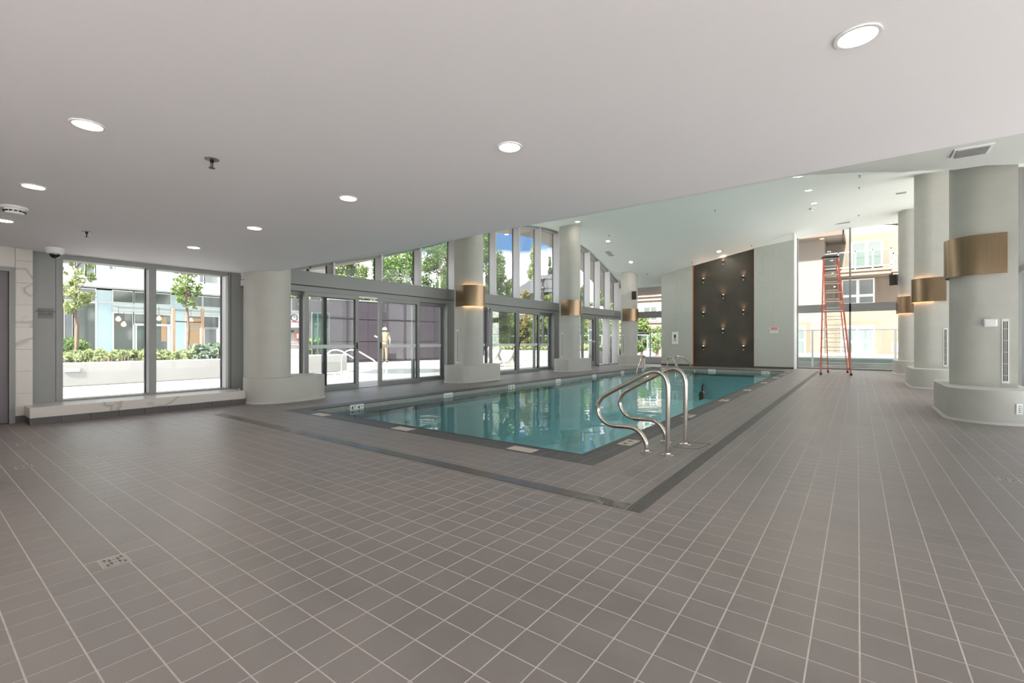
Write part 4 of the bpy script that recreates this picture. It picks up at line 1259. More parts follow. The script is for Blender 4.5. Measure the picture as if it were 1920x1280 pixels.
def tree(u, dist, vtop, halfpx, label, leaf='leaf_mid', zbase=None, k=40, n=7000, size=.10, rr=None, conical=False, name='tree', group=None, trunk_r=.10, ground=0., cat='tree'):
    x, y, ztop = PD(u, vtop, dist)
    rx = halfpx*dist/864
    zb = ztop*.25 if zbase is None else zbase
    rz = (ztop-zb)/2; c = (x, y, (ztop+zb)/2)
    t = thing(name, (x, y, ground), label, cat, group)
    cs, rs = clumps(c, rx*.8, rz*.85, k, rr or rx*.32, conical)
    leaves(MB(), cs, rs, n, size).build('foliage', leaf, t)
    b = MB().tube([(x, y, ground), (x+.05*rx, y, zb+rz*.5), (x, y, c[2]+rz*.5)], [trunk_r, trunk_r*.75, trunk_r*.25], 8)
    for _ in range(5):
        a = rng.uniform(0, 6.28); h = zb+rz*rng.uniform(.1, .9)
        b.tube([(x, y, h), (x+rx*.55*math.cos(a), y+rx*.55*math.sin(a), h+rz*.45)], [trunk_r*.45, trunk_r*.12], 5)
    b.build('trunk', 'bark', t)
    return t
def hedge(x0, x1, y0, y1, z0, z1, label, leaf, n, size, name='hedge', rr=None, group=None):
    t = thing(name, ((x0+x1)/2, (y0+y1)/2, z0), label, 'hedge', group)
    L = max(x1-x0, y1-y0); k = max(8, int(L*(1+min(x1-x0, y1-y0))/.16))
    cs = [(rng.uniform(x0, x1), rng.uniform(y0, y1), z0+(z1-z0)*rng.uniform(.15, .75)) for _ in range(k*2)]
    rs = [(rr or (z1-z0)*.34)*rng.uniform(.6, 1.2) for _ in cs]
    leaves(MB(), cs, rs, n, size).build('foliage', leaf, t)
    b = MB()
    for _ in range(k):
        x, y = rng.uniform(x0, x1), rng.uniform(y0, y1); b.tube([(x, y, z0), (x+rng.uniform(-.05, .05), y, z0+(z1-z0)*.5)], .012, 4)
    b.build('stems', 'bark', t, kind='stuff')
    return t

# ---- planter and building seen through the picture window
pl = thing('planter', (-14.2, 4, 0), 'long low white concrete planter wall seen through the picture window', 'planter')
MB().rbox(-14.35, -14.05, -2, 7.4, -.01, .52, .02).build('wall', 'concrete_white', pl)
MB().box(-16.6, -14.35, -2, 7.4, -.01, .44).build('soil', 'soil', pl)
_, ya, za = PX(120, 690, -14.05); _, yb, zb = PX(153, 697, -14.05)
sl = thing('recessed_light', (-14.05, (ya+yb)/2, zb), 'slim recessed step light in the white planter wall at its left', 'light')
MB().box(-14.06, -14.035, ya, yb, zb, za).build('frame', 'slab_grey', sl)
MB().box(-14.04, -14.03, ya+.03, yb-.03, zb+.015, za-.015).build('lens', 'concrete_grey', sl)
pl = thing('planter', (-17.2, 1, 0), 'second white planter wall behind the first, at the far left of the picture window', 'planter')
MB().rbox(-17.3, -17.1, -3, 3.1, -.01, .66, .02).build('wall', 'concrete_white', pl)
MB().box(-19.5, -17.3, -3, 3.1, -.01, .58).build('soil', 'soil', pl)
hedge(-15.6, -14.4, 2.3, 5.0, .45, .80, 'feathery light green hedge in the planter, middle of the picture window', 'leaf_pale', 9000, .05)
hedge(-15.4, -14.4, 4.9, 7.3, .45, .93, 'broad-leaved blue-green shrubs at the right of the picture window', 'leaf_blue', 4200, .09, 'shrub_bed')
hedge(-19.0, -17.5, -1, 3.3, .60, 1.12, 'darker green shrubs on the second planter, left in the picture window', 'leaf_deep', 7000, .07, 'shrub_bed')
def young_tree(u, vtop, vbase, half, X, label, n, leafm='leaf_mid', zb_v=590):
    _, y, zt_ = PX(u, vtop, X); zl = PX(u, zb_v, X)[2]; dd = -.6*X+.8*y; rx = half*dd/864
    t = thing('young_tree', (X, y, .44), label, 'tree')
    cs, rs = clumps((X, y, (zt_+zl)/2), rx*.85, (zt_-zl)/2, 60, rx*.26)
    leaves(MB(), cs, rs, n, .050).build('foliage', leafm, t)
    b = MB().tube([(X, y, .44), (X, y+.03, 1.4), (X, y-.02, zl+.2), (X, y, zt_-.3)], [.045, .04, .03, .01], 7)
    for k_ in range(9):
        a = k_*2.4; h = zl+(zt_-zl)*k_/10; b.tube([(X, y, h), (X+rx*.6*math.cos(a), y+rx*.6*math.sin(a), h+.35)], [.016, .006], 5)
    b.build('trunk', 'bark', t)
    return y
young_tree(142, 440, 657, 30, -15.6, 'young tree with light green leaves at the left edge of the picture window', 2000, 'leaf_pale', 596)
yt = young_tree(351, 500, 657, 24, -15.2, 'slender staked young tree in the right half of the picture window', 1100, 'leaf_mid', 578)
for u_, lab in ((325, 'left wooden stake of the slender young tree'), (379.5, 'right wooden stake of the slender young tree')):
    _, y_, zt_ = PX(u_, 578, -15.2)
    MB().rbox(-15.235, -15.165, y_-.035, y_+.035, .44, zt_, .005).build('tree_stake', 'stake_wood', label=lab, cat='stake', group='wooden stakes of the young tree')
a_, b_ = PX(323, 602, -15.2), PX(382, 604, -15.2)
MB().tube([a_, ((a_[0]), (a_[1]+b_[1])/2, a_[2]-.01), b_], .018, 6).build('tree_tie', 'gasket', label='dark tie bar holding the slender young tree to its stakes', cat='tie')

# building across the court
XBLD = -24.0
ab = thing('apartment_building', (-26, 4, 0), 'white apartment building with pale blue panels seen through the picture window', 'building')
MB().box(-30, XBLD-.02, -14, 9.8, -.01, 3.05).build('ground_floor_wall', 'white_wall', ab)
MB().box(-30, XBLD+.9, -14, 9.8, 3.12, 3.34).build('floor_slab', 'white_wall', ab)
MB().box(-30, XBLD-.02, -14, 9.8, 3.34, 9.5).build('upper_wall', 'white_wall', ab)
def fwin(u0, v0, u1, v1, m, X=XBLD, fr=.05, name='window', parent=ab, pane='pane'):
    # a framed pane on the facade plane X between two picture points
    _, y0, zt1 = PX(u0, v0, X); _, y1, zb1 = PX(u1, v1, X)
    _, _, zt2 = PX(u1, v0, X)
    zt_ = PX(u0, v0, X)[2]; zb_ = zb1
    f = MB().box(X-.02, X+.05, y0-fr, y1+fr, zb_-fr, zb_).box(X-.02, X+.05, y0-fr, y1+fr, zt_, zt_+fr).box(X-.02, X+.05, y0-fr, y0, zb_, zt_).box(X-.02, X+.05, y1, y1+fr, zb_, zt_).build(name, 'white_wall', parent)
    MB().box(X-.02, X+.02, y0, y1, zb_, zt_).build(pane, m, f)
    return y0, y1, zb_, zt_
# transom row
for r in ((119, 139, 'dark_glass'), (141, 178, 'dark_glass'), (212, 249, 'dark_glass'), (252, 288, 'dark_glass'), (291, 319, 'dark_glass'), (354, 378, 'curtain_glass'), (381, 425, 'curtain_glass'), (84, 116, 'dark_glass'), (430, 470, 'curtain_glass')):
    Y_0, Y_1 = PX(r[0], 600, XBLD)[1], PX(r[1], 600, XBLD)[1]
    f = MB().box(XBLD-.02, XBLD+.04, Y_0-.04, Y_1+.04, 2.56, 2.60).box(XBLD-.02, XBLD+.04, Y_0-.04, Y_1+.04, 3.04, 3.08).box(XBLD-.02, XBLD+.04, Y_0-.04, Y_0, 2.60, 3.04).box(XBLD-.02, XBLD+.04, Y_1, Y_1+.04, 2.60, 3.04).build('window', 'white_wall', ab)
    MB().box(XBLD-.02, XBLD+.015, Y_0, Y_1, 2.60, 3.04).build('pane', r[2], f)
for u0, u1 in ((180, 210), (321, 345)):
    Y_0, Y_1 = PX(u0, 600, XBLD)[1], PX(u1, 600, XBLD)[1]
    MB().box(XBLD-.02, XBLD+.02, Y_0, Y_1, 2.60, 3.04).build('blue_panel', 'pale_blue_glass', ab)
    MB().box(XBLD-.02, XBLD+.02, Y_0, Y_1, .3, 2.5).build('blue_panel', 'pale_blue_glass', ab)
for u0, u1, zlo, zhi, mm in ((84, 117, .3, 2.5, 'dark_glass'), (119, 135, .3, 2.5, 'curtain_glass'), (139, 178, .3, 2.5, 'dark_glass'), (213, 248, .3, 2.14, 'dark_glass'), (252, 288, 1.75, 2.14, 'dark_glass'), (256, 284, .28, 1.66, 'dark_glass'), (291, 319, 1.75, 2.14, 'dark_glass'),
                             (291, 313, .28, 1.66, 'dark_glass'), (353, 376, 1.65, 2.14, 'dark_glass'), (355, 374, .28, 1.58, 'wood_warm'), (383, 405, .28, 1.58, 'curtain_glass'), (381, 409, 1.65, 2.14, 'dark_glass'), (425, 470, .3, 2.14, 'dark_glass')):
    Y_0, Y_1 = PX(u0, 600, XBLD)[1], PX(u1, 600, XBLD)[1]
    f = MB().box(XBLD-.02, XBLD+.05, Y_0-.05, Y_1+.05, zlo-.05, zlo).box(XBLD-.02, XBLD+.05, Y_0-.05, Y_1+.05, zhi, zhi+.05).box(XBLD-.02, XBLD+.05, Y_0-.05, Y_0, zlo, zhi).box(XBLD-.02, XBLD+.05, Y_1, Y_1+.05, zlo, zhi).build('window', 'white_wall', ab)
    MB().box(XBLD-.02, XBLD+.015, Y_0, Y_1, zlo, zhi).build('pane', mm, f)
for u0, u1 in ((302, 312), (354, 376)):
    Y_0, Y_1 = PX(u0, 600, XBLD)[1], PX(u1, 600, XBLD)[1]
    MB().box(XBLD+.016, XBLD+.024, Y_0, Y_1, 1.0, 2.05).build('warm_interior', 'wood_warm', ab)
Y_0, Y_1 = PX(211, 600, XBLD)[1], PX(425, 600, XBLD)[1]
MB().add([(XBLD, Y_0, 2.42), (XBLD+1.1, Y_0, 2.28), (XBLD+1.1, Y_1, 2.28), (XBLD, Y_1, 2.42), (XBLD, Y_0, 2.45), (XBLD+1.1, Y_0, 2.31), (XBLD+1.1, Y_1, 2.31), (XBLD, Y_1, 2.45)],
         [(0, 3, 2, 1), (4, 5, 6, 7), (0, 1, 5, 4), (1, 2, 6, 5), (2, 3, 7, 6), (3, 0, 4, 7)]).build('glass_canopy', 'rail_glass', ab)
# first floor: windows and balconies
for u0, u1, zlo, zhi, mm in ((143, 159, 3.6, 4.5, 'dark_glass'), (162, 178, 3.6, 4.5, 'dark_glass'), (180, 211, 3.42, 4.9, 'pale_blue_glass'), (374, 382, 3.7, 4.8, 'curtain_glass'), (384, 408, 3.7, 4.8, 'curtain_glass'), (110, 135, 3.95, 4.9, 'dark_glass')):
    Y_0, Y_1 = PX(u0, 600, XBLD)[1], PX(u1, 600, XBLD)[1]
    f = MB().box(XBLD-.02, XBLD+.04, Y_0-.05, Y_1+.05, zlo-.05, zlo).box(XBLD-.02, XBLD+.04, Y_0-.05, Y_1+.05, zhi, zhi+.05).box(XBLD-.02, XBLD+.04, Y_0-.05, Y_0, zlo, zhi).box(XBLD-.02, XBLD+.04, Y_1, Y_1+.05, zlo, zhi).build('window', 'white_wall', ab)
    MB().box(XBLD-.02, XBLD+.015, Y_0, Y_1, zlo, zhi).build('pane', mm, f)
for u0, u1 in ((217, 277), (281, 345)):
    Y_0, Y_1 = PX(u0, 600, XBLD+.9)[1], PX(u1, 600, XBLD+.9)[1]
    q = MB().box(XBLD+.84, XBLD+.9, Y_0, Y_1, 3.34, 3.90).build('balcony', 'white_wall', ab)
    MB().box(XBLD+.84, XBLD+.9, Y_0, Y_1, 3.90, 3.95).build('balcony_rail', 'slab_grey', q)
    MB().box(XBLD-.02, XBLD+.03, Y_0, Y_1, 3.9, 4.9).build('balcony_glass', 'dark_glass', q)
for (u, v, lab) in ((222, 598, 'left pendant lamp glowing behind the glass across the court'), (232, 608, 'lower pendant lamp next to the left one, across the court'), (298, 597, 'pendant lamp right of the window mullion, behind the glass across the court'), (358, 601, 'small pendant lamp between the wooden stakes, across the court')):
    x, y, z = PX(u, v, XBLD+.12)
    t = thing('pendant_lamp', (x, y, z), lab, 'lamp', 'pendant lamps in the building across the court')
    MB().lathe([(.03, z+.12), (.085, z+.03), (.09, z-.04), (.04, z-.09)], x, y, 12).build('globe', 'pendant_glow', t, smooth=True)
    MB().tube([(x, y, z+.12), (x, y, z+.5)], .008, 5).build('cord', 'gasket', t)

# ---- white building left of the trees, behind the doors
wbld = thing('white_building', (-30, 16, 0), 'white building with thin balcony slabs above the left end of the grey beam', 'building')
def at_px(u, X): return PX(u, 600, X)[1]
Y_0, Y_1 = at_px(556, -27), at_px(613, -27)
MB().box(-33, -27, Y_0-2, Y_1, 0, 7.2).build('wall', 'white_wall', wbld)
for zz in (2.9, 4.25, 5.6): MB().box(-27, -26.2, Y_0-2, Y_1+.1, zz, zz+.09).build('balcony_slab', 'slab_grey', wbld)
for zz in (3.1, 4.5, 5.8):
    f = MB().box(-27, -26.94, Y_0+.4, Y_1-.5, zz, zz+.8).build('window', 'slab_grey', wbld)
    MB().box(-26.95, -26.92, Y_0+.45, Y_1-.55, zz+.05, zz+.75).build('pane', 'curtain_glass', f)

# ---- equipment wall with clock and phone
XE = -12.5
Y_0, Y_1 = at_px(528, XE), at_px(573, XE)
eq = thing('equipment_wall', (XE-.3, (Y_0+Y_1)/2, 0), 'white equipment alcove wall with boards and shelf seen between the column and the first door', 'wall')
ztop = PX(550, 585, XE)[2]; zs0 = PX(550, 614, XE)[2]; zs1 = PX(550, 642, XE)[2]; zs2 = PX(550, 666, XE)[2]
MB().box(XE-.5, XE-.06, Y_0, Y_1, 0, ztop).build('wall', 'concrete_white', eq)
MB().box(XE-.06, XE, Y_0, Y_1, zs0, ztop).build('upper_panel', 'white_wall', eq)
MB().box(XE-.06, XE, Y_0, Y_1, 0, zs1).build('lower_panel', 'white_wall', eq)
MB().box(XE-.065, XE-.055, Y_0, Y_1, zs1, zs0).build('alcove_back', 'slab_grey', eq)
MB().box(XE-.06, XE+.02, Y_0, Y_1, ztop-.02, ztop+.05).build('coping', 'concrete_white', eq)
_, yc, zc = PX(551.3, 595.5, XE+.01)
ck = thing('wall_clock', (XE, yc, zc), 'round wall clock with black rim on the white equipment wall', 'clock')
disc((XE, yc, zc), Vector((1, 0, 0)), .078, .092, .03, 28).build('rim', 'black_plastic', ck)
disc((XE, yc, zc), Vector((1, 0, 0)), .080, None, .012, 28).build('face', 'white_plastic', ck)
MB().beam((XE+.016, yc, zc), (XE+.016, yc-.02, zc+.055), .007).beam((XE+.018, yc, zc), (XE+.018, yc+.03, zc+.025), .008).build('hands', 'black_print', ck)
def flat(u0, v0, u1, v1, m, name, lab, cat, X=XE, th=.012):
    _, a, zt_ = PX(u0, v0, X); _, b, zb_ = PX(u1, v1, X)
    MB().box(X, X+th, a, b, zb_, zt_).build(name, m, label=lab, cat=cat)
def notice(u0, v0, u1, v1, lab, lines, bandh=.03):
    _, a, zt_ = PX(u0, v0, XE); _, b, zb_ = PX(u1, v1, XE)
    t = thing('notice_board', (XE, (a+b)/2, zb_), lab, 'notice')
    MB().box(XE, XE+.010, a, b, zb_, zt_).build('board', 'white_plastic', t)
    MB().box(XE+.010, XE+.012, a+.01, b-.01, zt_-bandh, zt_-.006).build('red_heading', 'red_print', t)
    for k in range(lines):
        z_ = zt_-bandh-.03-k*(zt_-zb_-bandh-.04)/lines
        MB().box(XE+.010, XE+.0115, a+.03, b-.03, z_-.006, z_).build('text_line', 'slab_grey', t)
notice(541, 602, 563, 612, 'white notice with a red heading under the round clock', 3)
notice(541, 642, 567, 665, 'large white rules board with a red heading below the red phone', 7, .025)
x, y, z = PX(558.5, 630, XE-.02)
ph = thing('emergency_phone', (x, y, z), 'red emergency phone in the grey alcove of the equipment wall', 'phone')
MB().rbox(XE-.05, XE+.03, y-.055, y+.06, z-.075, z+.075, .012).build('phone_box', 'red_paint', ph)
MB().rbox(XE+.03, XE+.05, y-.04, y-.015, z-.06, z+.055, .006).build('handset', 'white_plastic', ph)
x, y, z = PX(548, 621, XE-.05)
bx = thing('switch_box', (XE-.05, y, z), 'small dark grey control panel above the red phone', 'panel')
MB().rbox(XE-.055, XE-.02, y-.06, y+.05, z-.04, z+.04, .006).build('housing', 'sign_plate', bx)
MB().rbox(XE-.02, XE-.014, y-.045, y+.035, z-.02, z+.025, .002).build('display', 'black_plastic', bx)

# ---- glass enclosure by the spa
XG2 = -14.6
ge = thing('glass_enclosure', (XG2, 9, 0), 'pale green glass enclosure with dark top rail seen through the first door', 'glass screen')
y0_, y1_ = at_px(585, XG2), at_px(617, XG2)
zt2 = 1.98
nP = 3
for k in range(nP):
    a, b_ = y0_+(y1_-y0_)*k/nP+.02, y0_+(y1_-y0_)*(k+1)/nP-.02
    q = MB().box(XG2-.01, XG2+.01, a, b_, .55, zt2-.04).build('pane', 'green_glass', ge)
    for zz in (.9, 1.5):
        disc((XG2+.01, b_-.06, zz), Vector((1, 0, 0)), .022, None, .03, 12).build('clamp', 'black_metal', q)
MB().box(XG2-.03, XG2+.03, y0_, y1_, zt2-.04, zt2+.01).build('top_rail', 'sign_plate', ge)
for k in range(nP+1): MB().box(XG2-.02, XG2+.02, y0_+(y1_-y0_)*k/nP-.012, y0_+(y1_-y0_)*k/nP+.012, .5, zt2).build('post', 'sign_plate', ge)
pw = thing('planter', (-14.3, 9, 0), 'low white planter wall below the green glass enclosure', 'planter')
MB().rbox(-14.5, -13.9, y0_-1.2, y1_+.25, -.01, .56, .02).build('wall', 'concrete_white', pw)
MB().box(-16.2, -14.5, y0_-1.2, y1_+.25, -.01, .50).build('soil', 'soil', pw)
hedge(-15.9, -14.7, y0_-1, y1_, .5, 1.15, 'green shrubs in the planter behind the green glass', 'leaf_mid', 4500, .07, 'shrub_bed')
# ---- spa with its handrails
sp = thing('spa_pool', (-12.3, 10.3, 0), 'sunken round spa pool with grey water in the bright patio', 'pool')
MB().lathe([(1.95, -.012), (1.95, .02), (1.72, .025), (1.70, -.01)], -12.3, 10.3, 48).build('coping', 'concrete_white', sp)
disc((-12.3, 10.3, .004), UZ, 1.70, None, .004, 48).build('spa_water', 'spa_water', sp)
def spa_rail(off, d0, label):
    pts = [(641, 706), (642, 668), (651, 656), (668, 656), (703, 676.5), (707.5, 686), (699, 693.5), (662, 698), (654, 707)]
    P = [PD(u+off, v, d0) for u, v in pts]
    P[0] = (P[0][0], P[0][1], 0); P[-1] = (P[-1][0], P[-1][1], 0)
    P[1] = (P[0][0], P[0][1], P[1][2])
    t = thing('spa_handrail', P[0], label, 'handrail', 'white handrails of the spa outside')
    MB().tube(arc_path(P, 7, .14), .021, 12).build('rail_tube', 'white_steel', t, smooth=True)
    for q in (P[0], P[-1]): MB().lathe([(.05, 0), (.05, .01), (.02, .015)], q[0], q[1], 16).build('base_flange', 'white_steel', t, smooth=True)
spa_rail(0, 12.75, 'right one of the two looping white handrails outside the first sliding door')
spa_rail(-31, 13.0, 'left one of the two looping white handrails outside the first sliding door')

# ---- purple panelled wall
A_ = Vector((-19.6, 12.0, 0)); B_ = Vector((-17.6, 21.2, 0)); dr = (B_-A_).normalized(); nr = Vector((dr.y, -dr.x, 0)); Lw = (B_-A_).length
pwl = thing('panel_wall', tuple((A_+B_)/2), 'dark purple-grey wall of large panels across the patio', 'wall')
def wbox(s0, s1, z0, z1, o0, o1):
    return obox(A_+dr*((s0+s1)/2)+nr*((o0+o1)/2)+UZ*((z0+z1)/2), dr, nr, UZ, (s1-s0)/2, abs(o1-o0)/2, (z1-z0)/2)
MB().add(*wbox(0, Lw, 0, 2.95, -.3, -.03)).build('wall_core', 'gasket', pwl)
nc = 5
for k in range(nc):
    s0, s1 = Lw*k/nc, Lw*(k+1)/nc
    for z0, z1 in ((.10, .98), (1.0, 2.05), (2.07, 2.95)):
        MB().add(*wbox(s0+.006, s1-.006, z0+.006, z1-.006, -.03, 0)).build('wall_panel', 'purple_panel', pwl)
MB().add(*wbox(0, Lw, 0, .08, -.03, .01)).build('plinth', 'gasket', pwl)
MB().add(*wbox(-.02, Lw+.02, 2.95, 3.0, -.33, .02)).build('wall_cap', 'slab_grey', pwl)
gw = thing('grey_block', (-20.4, 11.2, 0), 'dark grey block left of the purple wall, behind the spa handrails', 'wall')
MB().rbox(-21.6, -19.9, 10.4, 11.9, 0, 2.9, .01).build('block', 'dark_grey_wall', gw)
MB().box(-19.9, -19.86, 10.5, 11.1, .1, 1.9).build('panel', 'sign_plate', gw)
MB().box(-19.9, -19.86, 11.2, 11.8, .1, 1.9).build('panel', 'sign_plate', gw)
MB().rbox(-19.4, -18.5, 10.3, 11.4, 0, .62, .02).build('planter_block', 'concrete_white', label='low white concrete block at the left foot of the purple wall', cat='block')

# ---- worker facing the purple wall
def figure():
    # hips are the root; the man stands with his back to us, left arm stretched to the wall
    foot = PD(721, 680, 22.2)
    f = Vector((foot[0], foot[1], 0)); Hh = 1.66        # standing height in lens heights
    rgt = Vector((.8, .6, 0)); fw = Vector((-.6, .8, 0)); s = Hh/1.82
    def W(r_, f_, z_): return tuple(f+rgt*(r_*s)+fw*(f_*s)+UZ*(z_*s))
    t = thing('person', tuple(f), 'worker in hard hat and yellow vest, back turned, one hand on the purple wall', 'person')
    J = {'pelvis': (W(0, 0, .95), .155), 'waist': (W(0, .0, 1.12), .14), 'chest': (W(0, .02, 1.36), .165), 'neck0': (W(0, .02, 1.50), .075), 'neck': (W(0, .03, 1.56), .055), 'head': (W(0, .05, 1.66), .10), 'crown': (W(0, .04, 1.75), .085),
         'shl': (W(-.19, .02, 1.44), .065), 'ell': (W(-.40, .16, 1.30), .048), 'wrl': (W(-.58, .34, 1.38), .034),
         'shr': (W(.19, .02, 1.44), .065), 'elr': (W(.29, .0, 1.18), .048), 'wrr': (W(.25, .10, .95), .034),
         'hpl': (W(-.095, 0, .88), .10), 'knl': (W(-.11, .02, .50), .068), 'anl': (W(-.12, 0, .10), .045), 'tol': (W(-.12, .16, .04), .04),
         'hpr': (W(.095, 0, .88), .10), 'knr': (W(.10, .02, .50), .068), 'anr': (W(.10, 0, .10), .045), 'tor': (W(.11, .16, .04), .04)}
    E = [('pelvis', 'waist'), ('waist', 'chest'), ('chest', 'neck0'), ('neck0', 'neck'), ('neck', 'head'), ('head', 'crown'), ('chest', 'shl'), ('shl', 'ell'), ('ell', 'wrl'), ('chest', 'shr'), ('shr', 'elr'), ('elr', 'wrr'),
         ('pelvis', 'hpl'), ('hpl', 'knl'), ('knl', 'anl'), ('anl', 'tol'), ('pelvis', 'hpr'), ('hpr', 'knr'), ('knr', 'anr'), ('anr', 'tor')]
    def skin(name, keys, edges, scale, material, subd=2, root=None):
        ks = list(keys); me = bpy.data.meshes.new(name)
        off = t['_w']
        me.from_pydata([[(c-o_)*S for c, o_ in zip(J[k][0], off)] for k in ks], [(ks.index(a), ks.index(b)) for a, b in edges], [])
        o = bpy.data.objects.new(name, me); COL.objects.link(o); o.parent = t
        sm = o.modifiers.new('skin', 'SKIN'); sv = me.skin_vertices[0].data if me.skin_vertices else None
        if sv is None:
            bpy.context.view_layer.objects.active = o
        for i, k in enumerate(ks):
            if sv is not None:
                r = J[k][1]*s*S*scale; sv[i].radius = (r, r); sv[i].use_root = (k == (root or ks[0]))
        sb = o.modifiers.new('sub', 'SUBSURF'); sb.levels = sb.render_levels = subd
        o['_w'] = off
        dg = bpy.context.evaluated_depsgraph_get(); dg.update()
        m2 = bpy.data.meshes.new_from_object(o.evaluated_get(dg)); o.modifiers.clear(); o.data = m2
        m2.materials.clear(); m2.materials.append(M[material])
        for p_ in m2.polygons: p_.use_smooth = True
        return o
    def with_skin_layer():
        bpy.ops
    skin('body', J.keys(), E, 1.0, 'skin', root='pelvis')
    skin('shirt', ['chest', 'waist', 'shl', 'ell', 'wrl', 'shr', 'elr', 'wrr', 'pelvis'], [('waist', 'chest'), ('pelvis', 'waist'), ('chest', 'shl'), ('shl', 'ell'), ('ell', 'wrl'), ('chest', 'shr'), ('shr', 'elr'), ('elr', 'wrr')], 1.12, 'grey_cloth')
    skin('trousers', ['pelvis', 'waist', 'hpl', 'knl', 'anl', 'hpr', 'knr', 'anr'], [('pelvis', 'hpl'), ('hpl', 'knl'), ('knl', 'anl'), ('pelvis', 'hpr'), ('hpr', 'knr'), ('knr', 'anr'), ('pelvis', 'waist')], 1.22, 'khaki')
    J['cv'] = (W(0, .015, 1.38), .20); J['wv'] = (W(0, .0, 1.05), .175); J['nv'] = (W(0, .02, 1.49), .12)
    v = skin('vest', ['cv', 'wv', 'nv'], [('cv', 'wv'), ('cv', 'nv')], 1.02, 'vest')
    J['s2'] = (W(.205, .02, 1.44), .075); J['e2'] = (W(.27, .01, 1.24), .062)
    skin('sleeve', ['s2', 'e2'], [('s2', 'e2')], 1.06, 'pink_cloth')
    # hi-vis bands on the back
    for r_ in (-.09, .09): MB().beam(W(r_, -.185, 1.12), W(r_*.9, -.19, 1.46), .05*s, .02, side=rgt).build('band', 'vest_orange', t)
    MB().beam(W(-.15, -.165, 1.16), W(.15, -.165, 1.16), .06*s, .03, side=UZ).build('band', 'vest_orange', t)
    for sg in (-1, 1):
        J['b0'] = (W(.115*sg, -.03, .10), .055); J['b1'] = (W(.115*sg, .0, .05), .06); J['b2'] = (W(.12*sg, .17, .045), .05)
        skin('boot', ['b1', 'b0', 'b2'], [('b1', 'b0'), ('b1', 'b2')], 1.05, 'boot')
    hx, hy, hz = W(0, .045, 1.70)
    hr = .128*s
    MB().lathe([(hr*1.18, hz+.0), (hr*1.16, hz+.012), (hr, hz+.02), (hr*.95, hz+.07), (hr*.72, hz+.115), (hr*.3, hz+.14), (.01, hz+.143)], hx, hy, 24).build('hard_hat', 'helmet', t, smooth=True)
    # face turned to the wall
    b = MB(); c = Vector(W(0, .15, 1.635)); b.lathe([(.001, c.z+.02), (.012, c.z), (.016, c.z-.02), (.001, c.z-.03)], c.x, c.y, 8); b.build('nose', 'skin', t, smooth=True)
    b = MB()
    for r_ in (-.035, .035):
        c = Vector(W(r_, .14, 1.665)); b.lathe([(.001, c.z+.01), (.012, c.z), (.001, c.z-.01)], c.x, c.y, 8)
    b.build('eyes', 'black_plastic', t)
    c = Vector(W(0, .145, 1.595)); MB().beam(tuple(c-rgt*.025), tuple(c+rgt*.025), .012).build('mouth', 'pink_cloth', t)
    for r_ in (-.102, .102):
        c = Vector(W(r_, .04, 1.65)); MB().lathe([(.004, c.z+.03), (.018, c.z+.01), (.014, c.z-.02), (.003, c.z-.03)], c.x, c.y, 8).build('ear', 'skin', t, smooth=True)
    MB().lathe([(.100*s, hz-.055*s), (.108*s, hz-.02*s), (.105*s, hz+.01)], hx, hy-.012, 18).build('hair', 'boot', t, smooth=True)
    # hands: palm, four fingers and a thumb
    for key, aim, side_ in (('wrl', (rgt*-.55+fw*.82+UZ*.1).normalized(), -1), ('wrr', (fw*.5-UZ*.85).normalized(), 1)):
        w_ = Vector(J[key][0]); sd_ = aim.cross(UZ if abs(aim.z) < .8 else fw).normalized()
        up_ = sd_.cross(aim).normalized()
        acr = up_ if side_ < 0 else fw.cross(aim).normalized()
        b = MB(); b.beam(tuple(w_), tuple(w_+aim*.085), .075, .03, side=acr)
        for k, L_ in enumerate((.062, .075, .070, .055)):
            q = w_+aim*.08+acr*(-.028+.019*k); kn = q+aim*L_*.55; tp_ = kn+(aim*.8+acr.cross(aim)*.5).normalized()*L_*.45
            b.tube([tuple(q), tuple(kn), tuple(tp_)], [.0095, .0085, .0065], 6)
        q = w_+aim*.03-acr*.035; b.tube([tuple(q), tuple(q+aim*.03-acr*.025), tuple(q+aim*.06-acr*.03)], [.012, .010, .008], 6)
        b.build('hand', 'skin', t, smooth=True)
figure()

# ---- loungers
def lounger(u, v, d, rz, label):
    x, y, _ = PZ(u, v, 0.)
    t = thing('lounge_chair', (x, y, 0), label, 'chair', 'white moulded lounge chairs on the patio')
    t.rotation_euler = (0, 0, rz)
    # side profile in (s, z): one bent shell
    pr_ = [(-.62, .16), (-.55, .30), (-.30, .24), (.02, .18), (.22, .22), (.34, .42), (.46, .74)]
    pr_ = [tuple(q) for q in [(p[0], p[2]) for p in spline([(a, 0, b) for a, b in pr_], 5)]]
    th = .035; poly = pr_+[(s_+th*.9, z_-th) for s_, z_ in reversed(pr_)]
    n = len(pr_); b = MB()
    w = .30
    vv = []
    for s_, z_ in poly: vv.append((x+s_, y-w, z_))
    for s_, z_ in poly: vv.append((x+s_, y+w, z_))
    m_ = len(poly); ff = []
    for i in range(n-1):
        j = m_-1-i
        ff.append((i, i+1, j-1, j)); ff.append((m_+i, m_+j, m_+j-1, m_+i+1))
    for i in range(m_): ff.append((i, m_+i, m_+(i+1) % m_, (i+1) % m_))
    b.add(vv, ff); b.build('seat_shell', 'lounge_white', t, smooth=True)
    b = MB()
    b.add([(x+.05, y-w, 0), (x+.52, y-w, 0), (x+.52, y+w, 0), (x+.05, y+w, 0), (x+.16, y-w*.9, .22), (x+.36, y-w*.9, .44), (x+.36, y+w*.9, .44), (x+.16, y+w*.9, .22)],
          [(3, 2, 1, 0), (4, 5, 6, 7), (0, 1, 5, 4), (1, 2, 6, 5), (2, 3, 7, 6), (3, 0, 4, 7)]).build('pedestal', 'lounge_white', t)
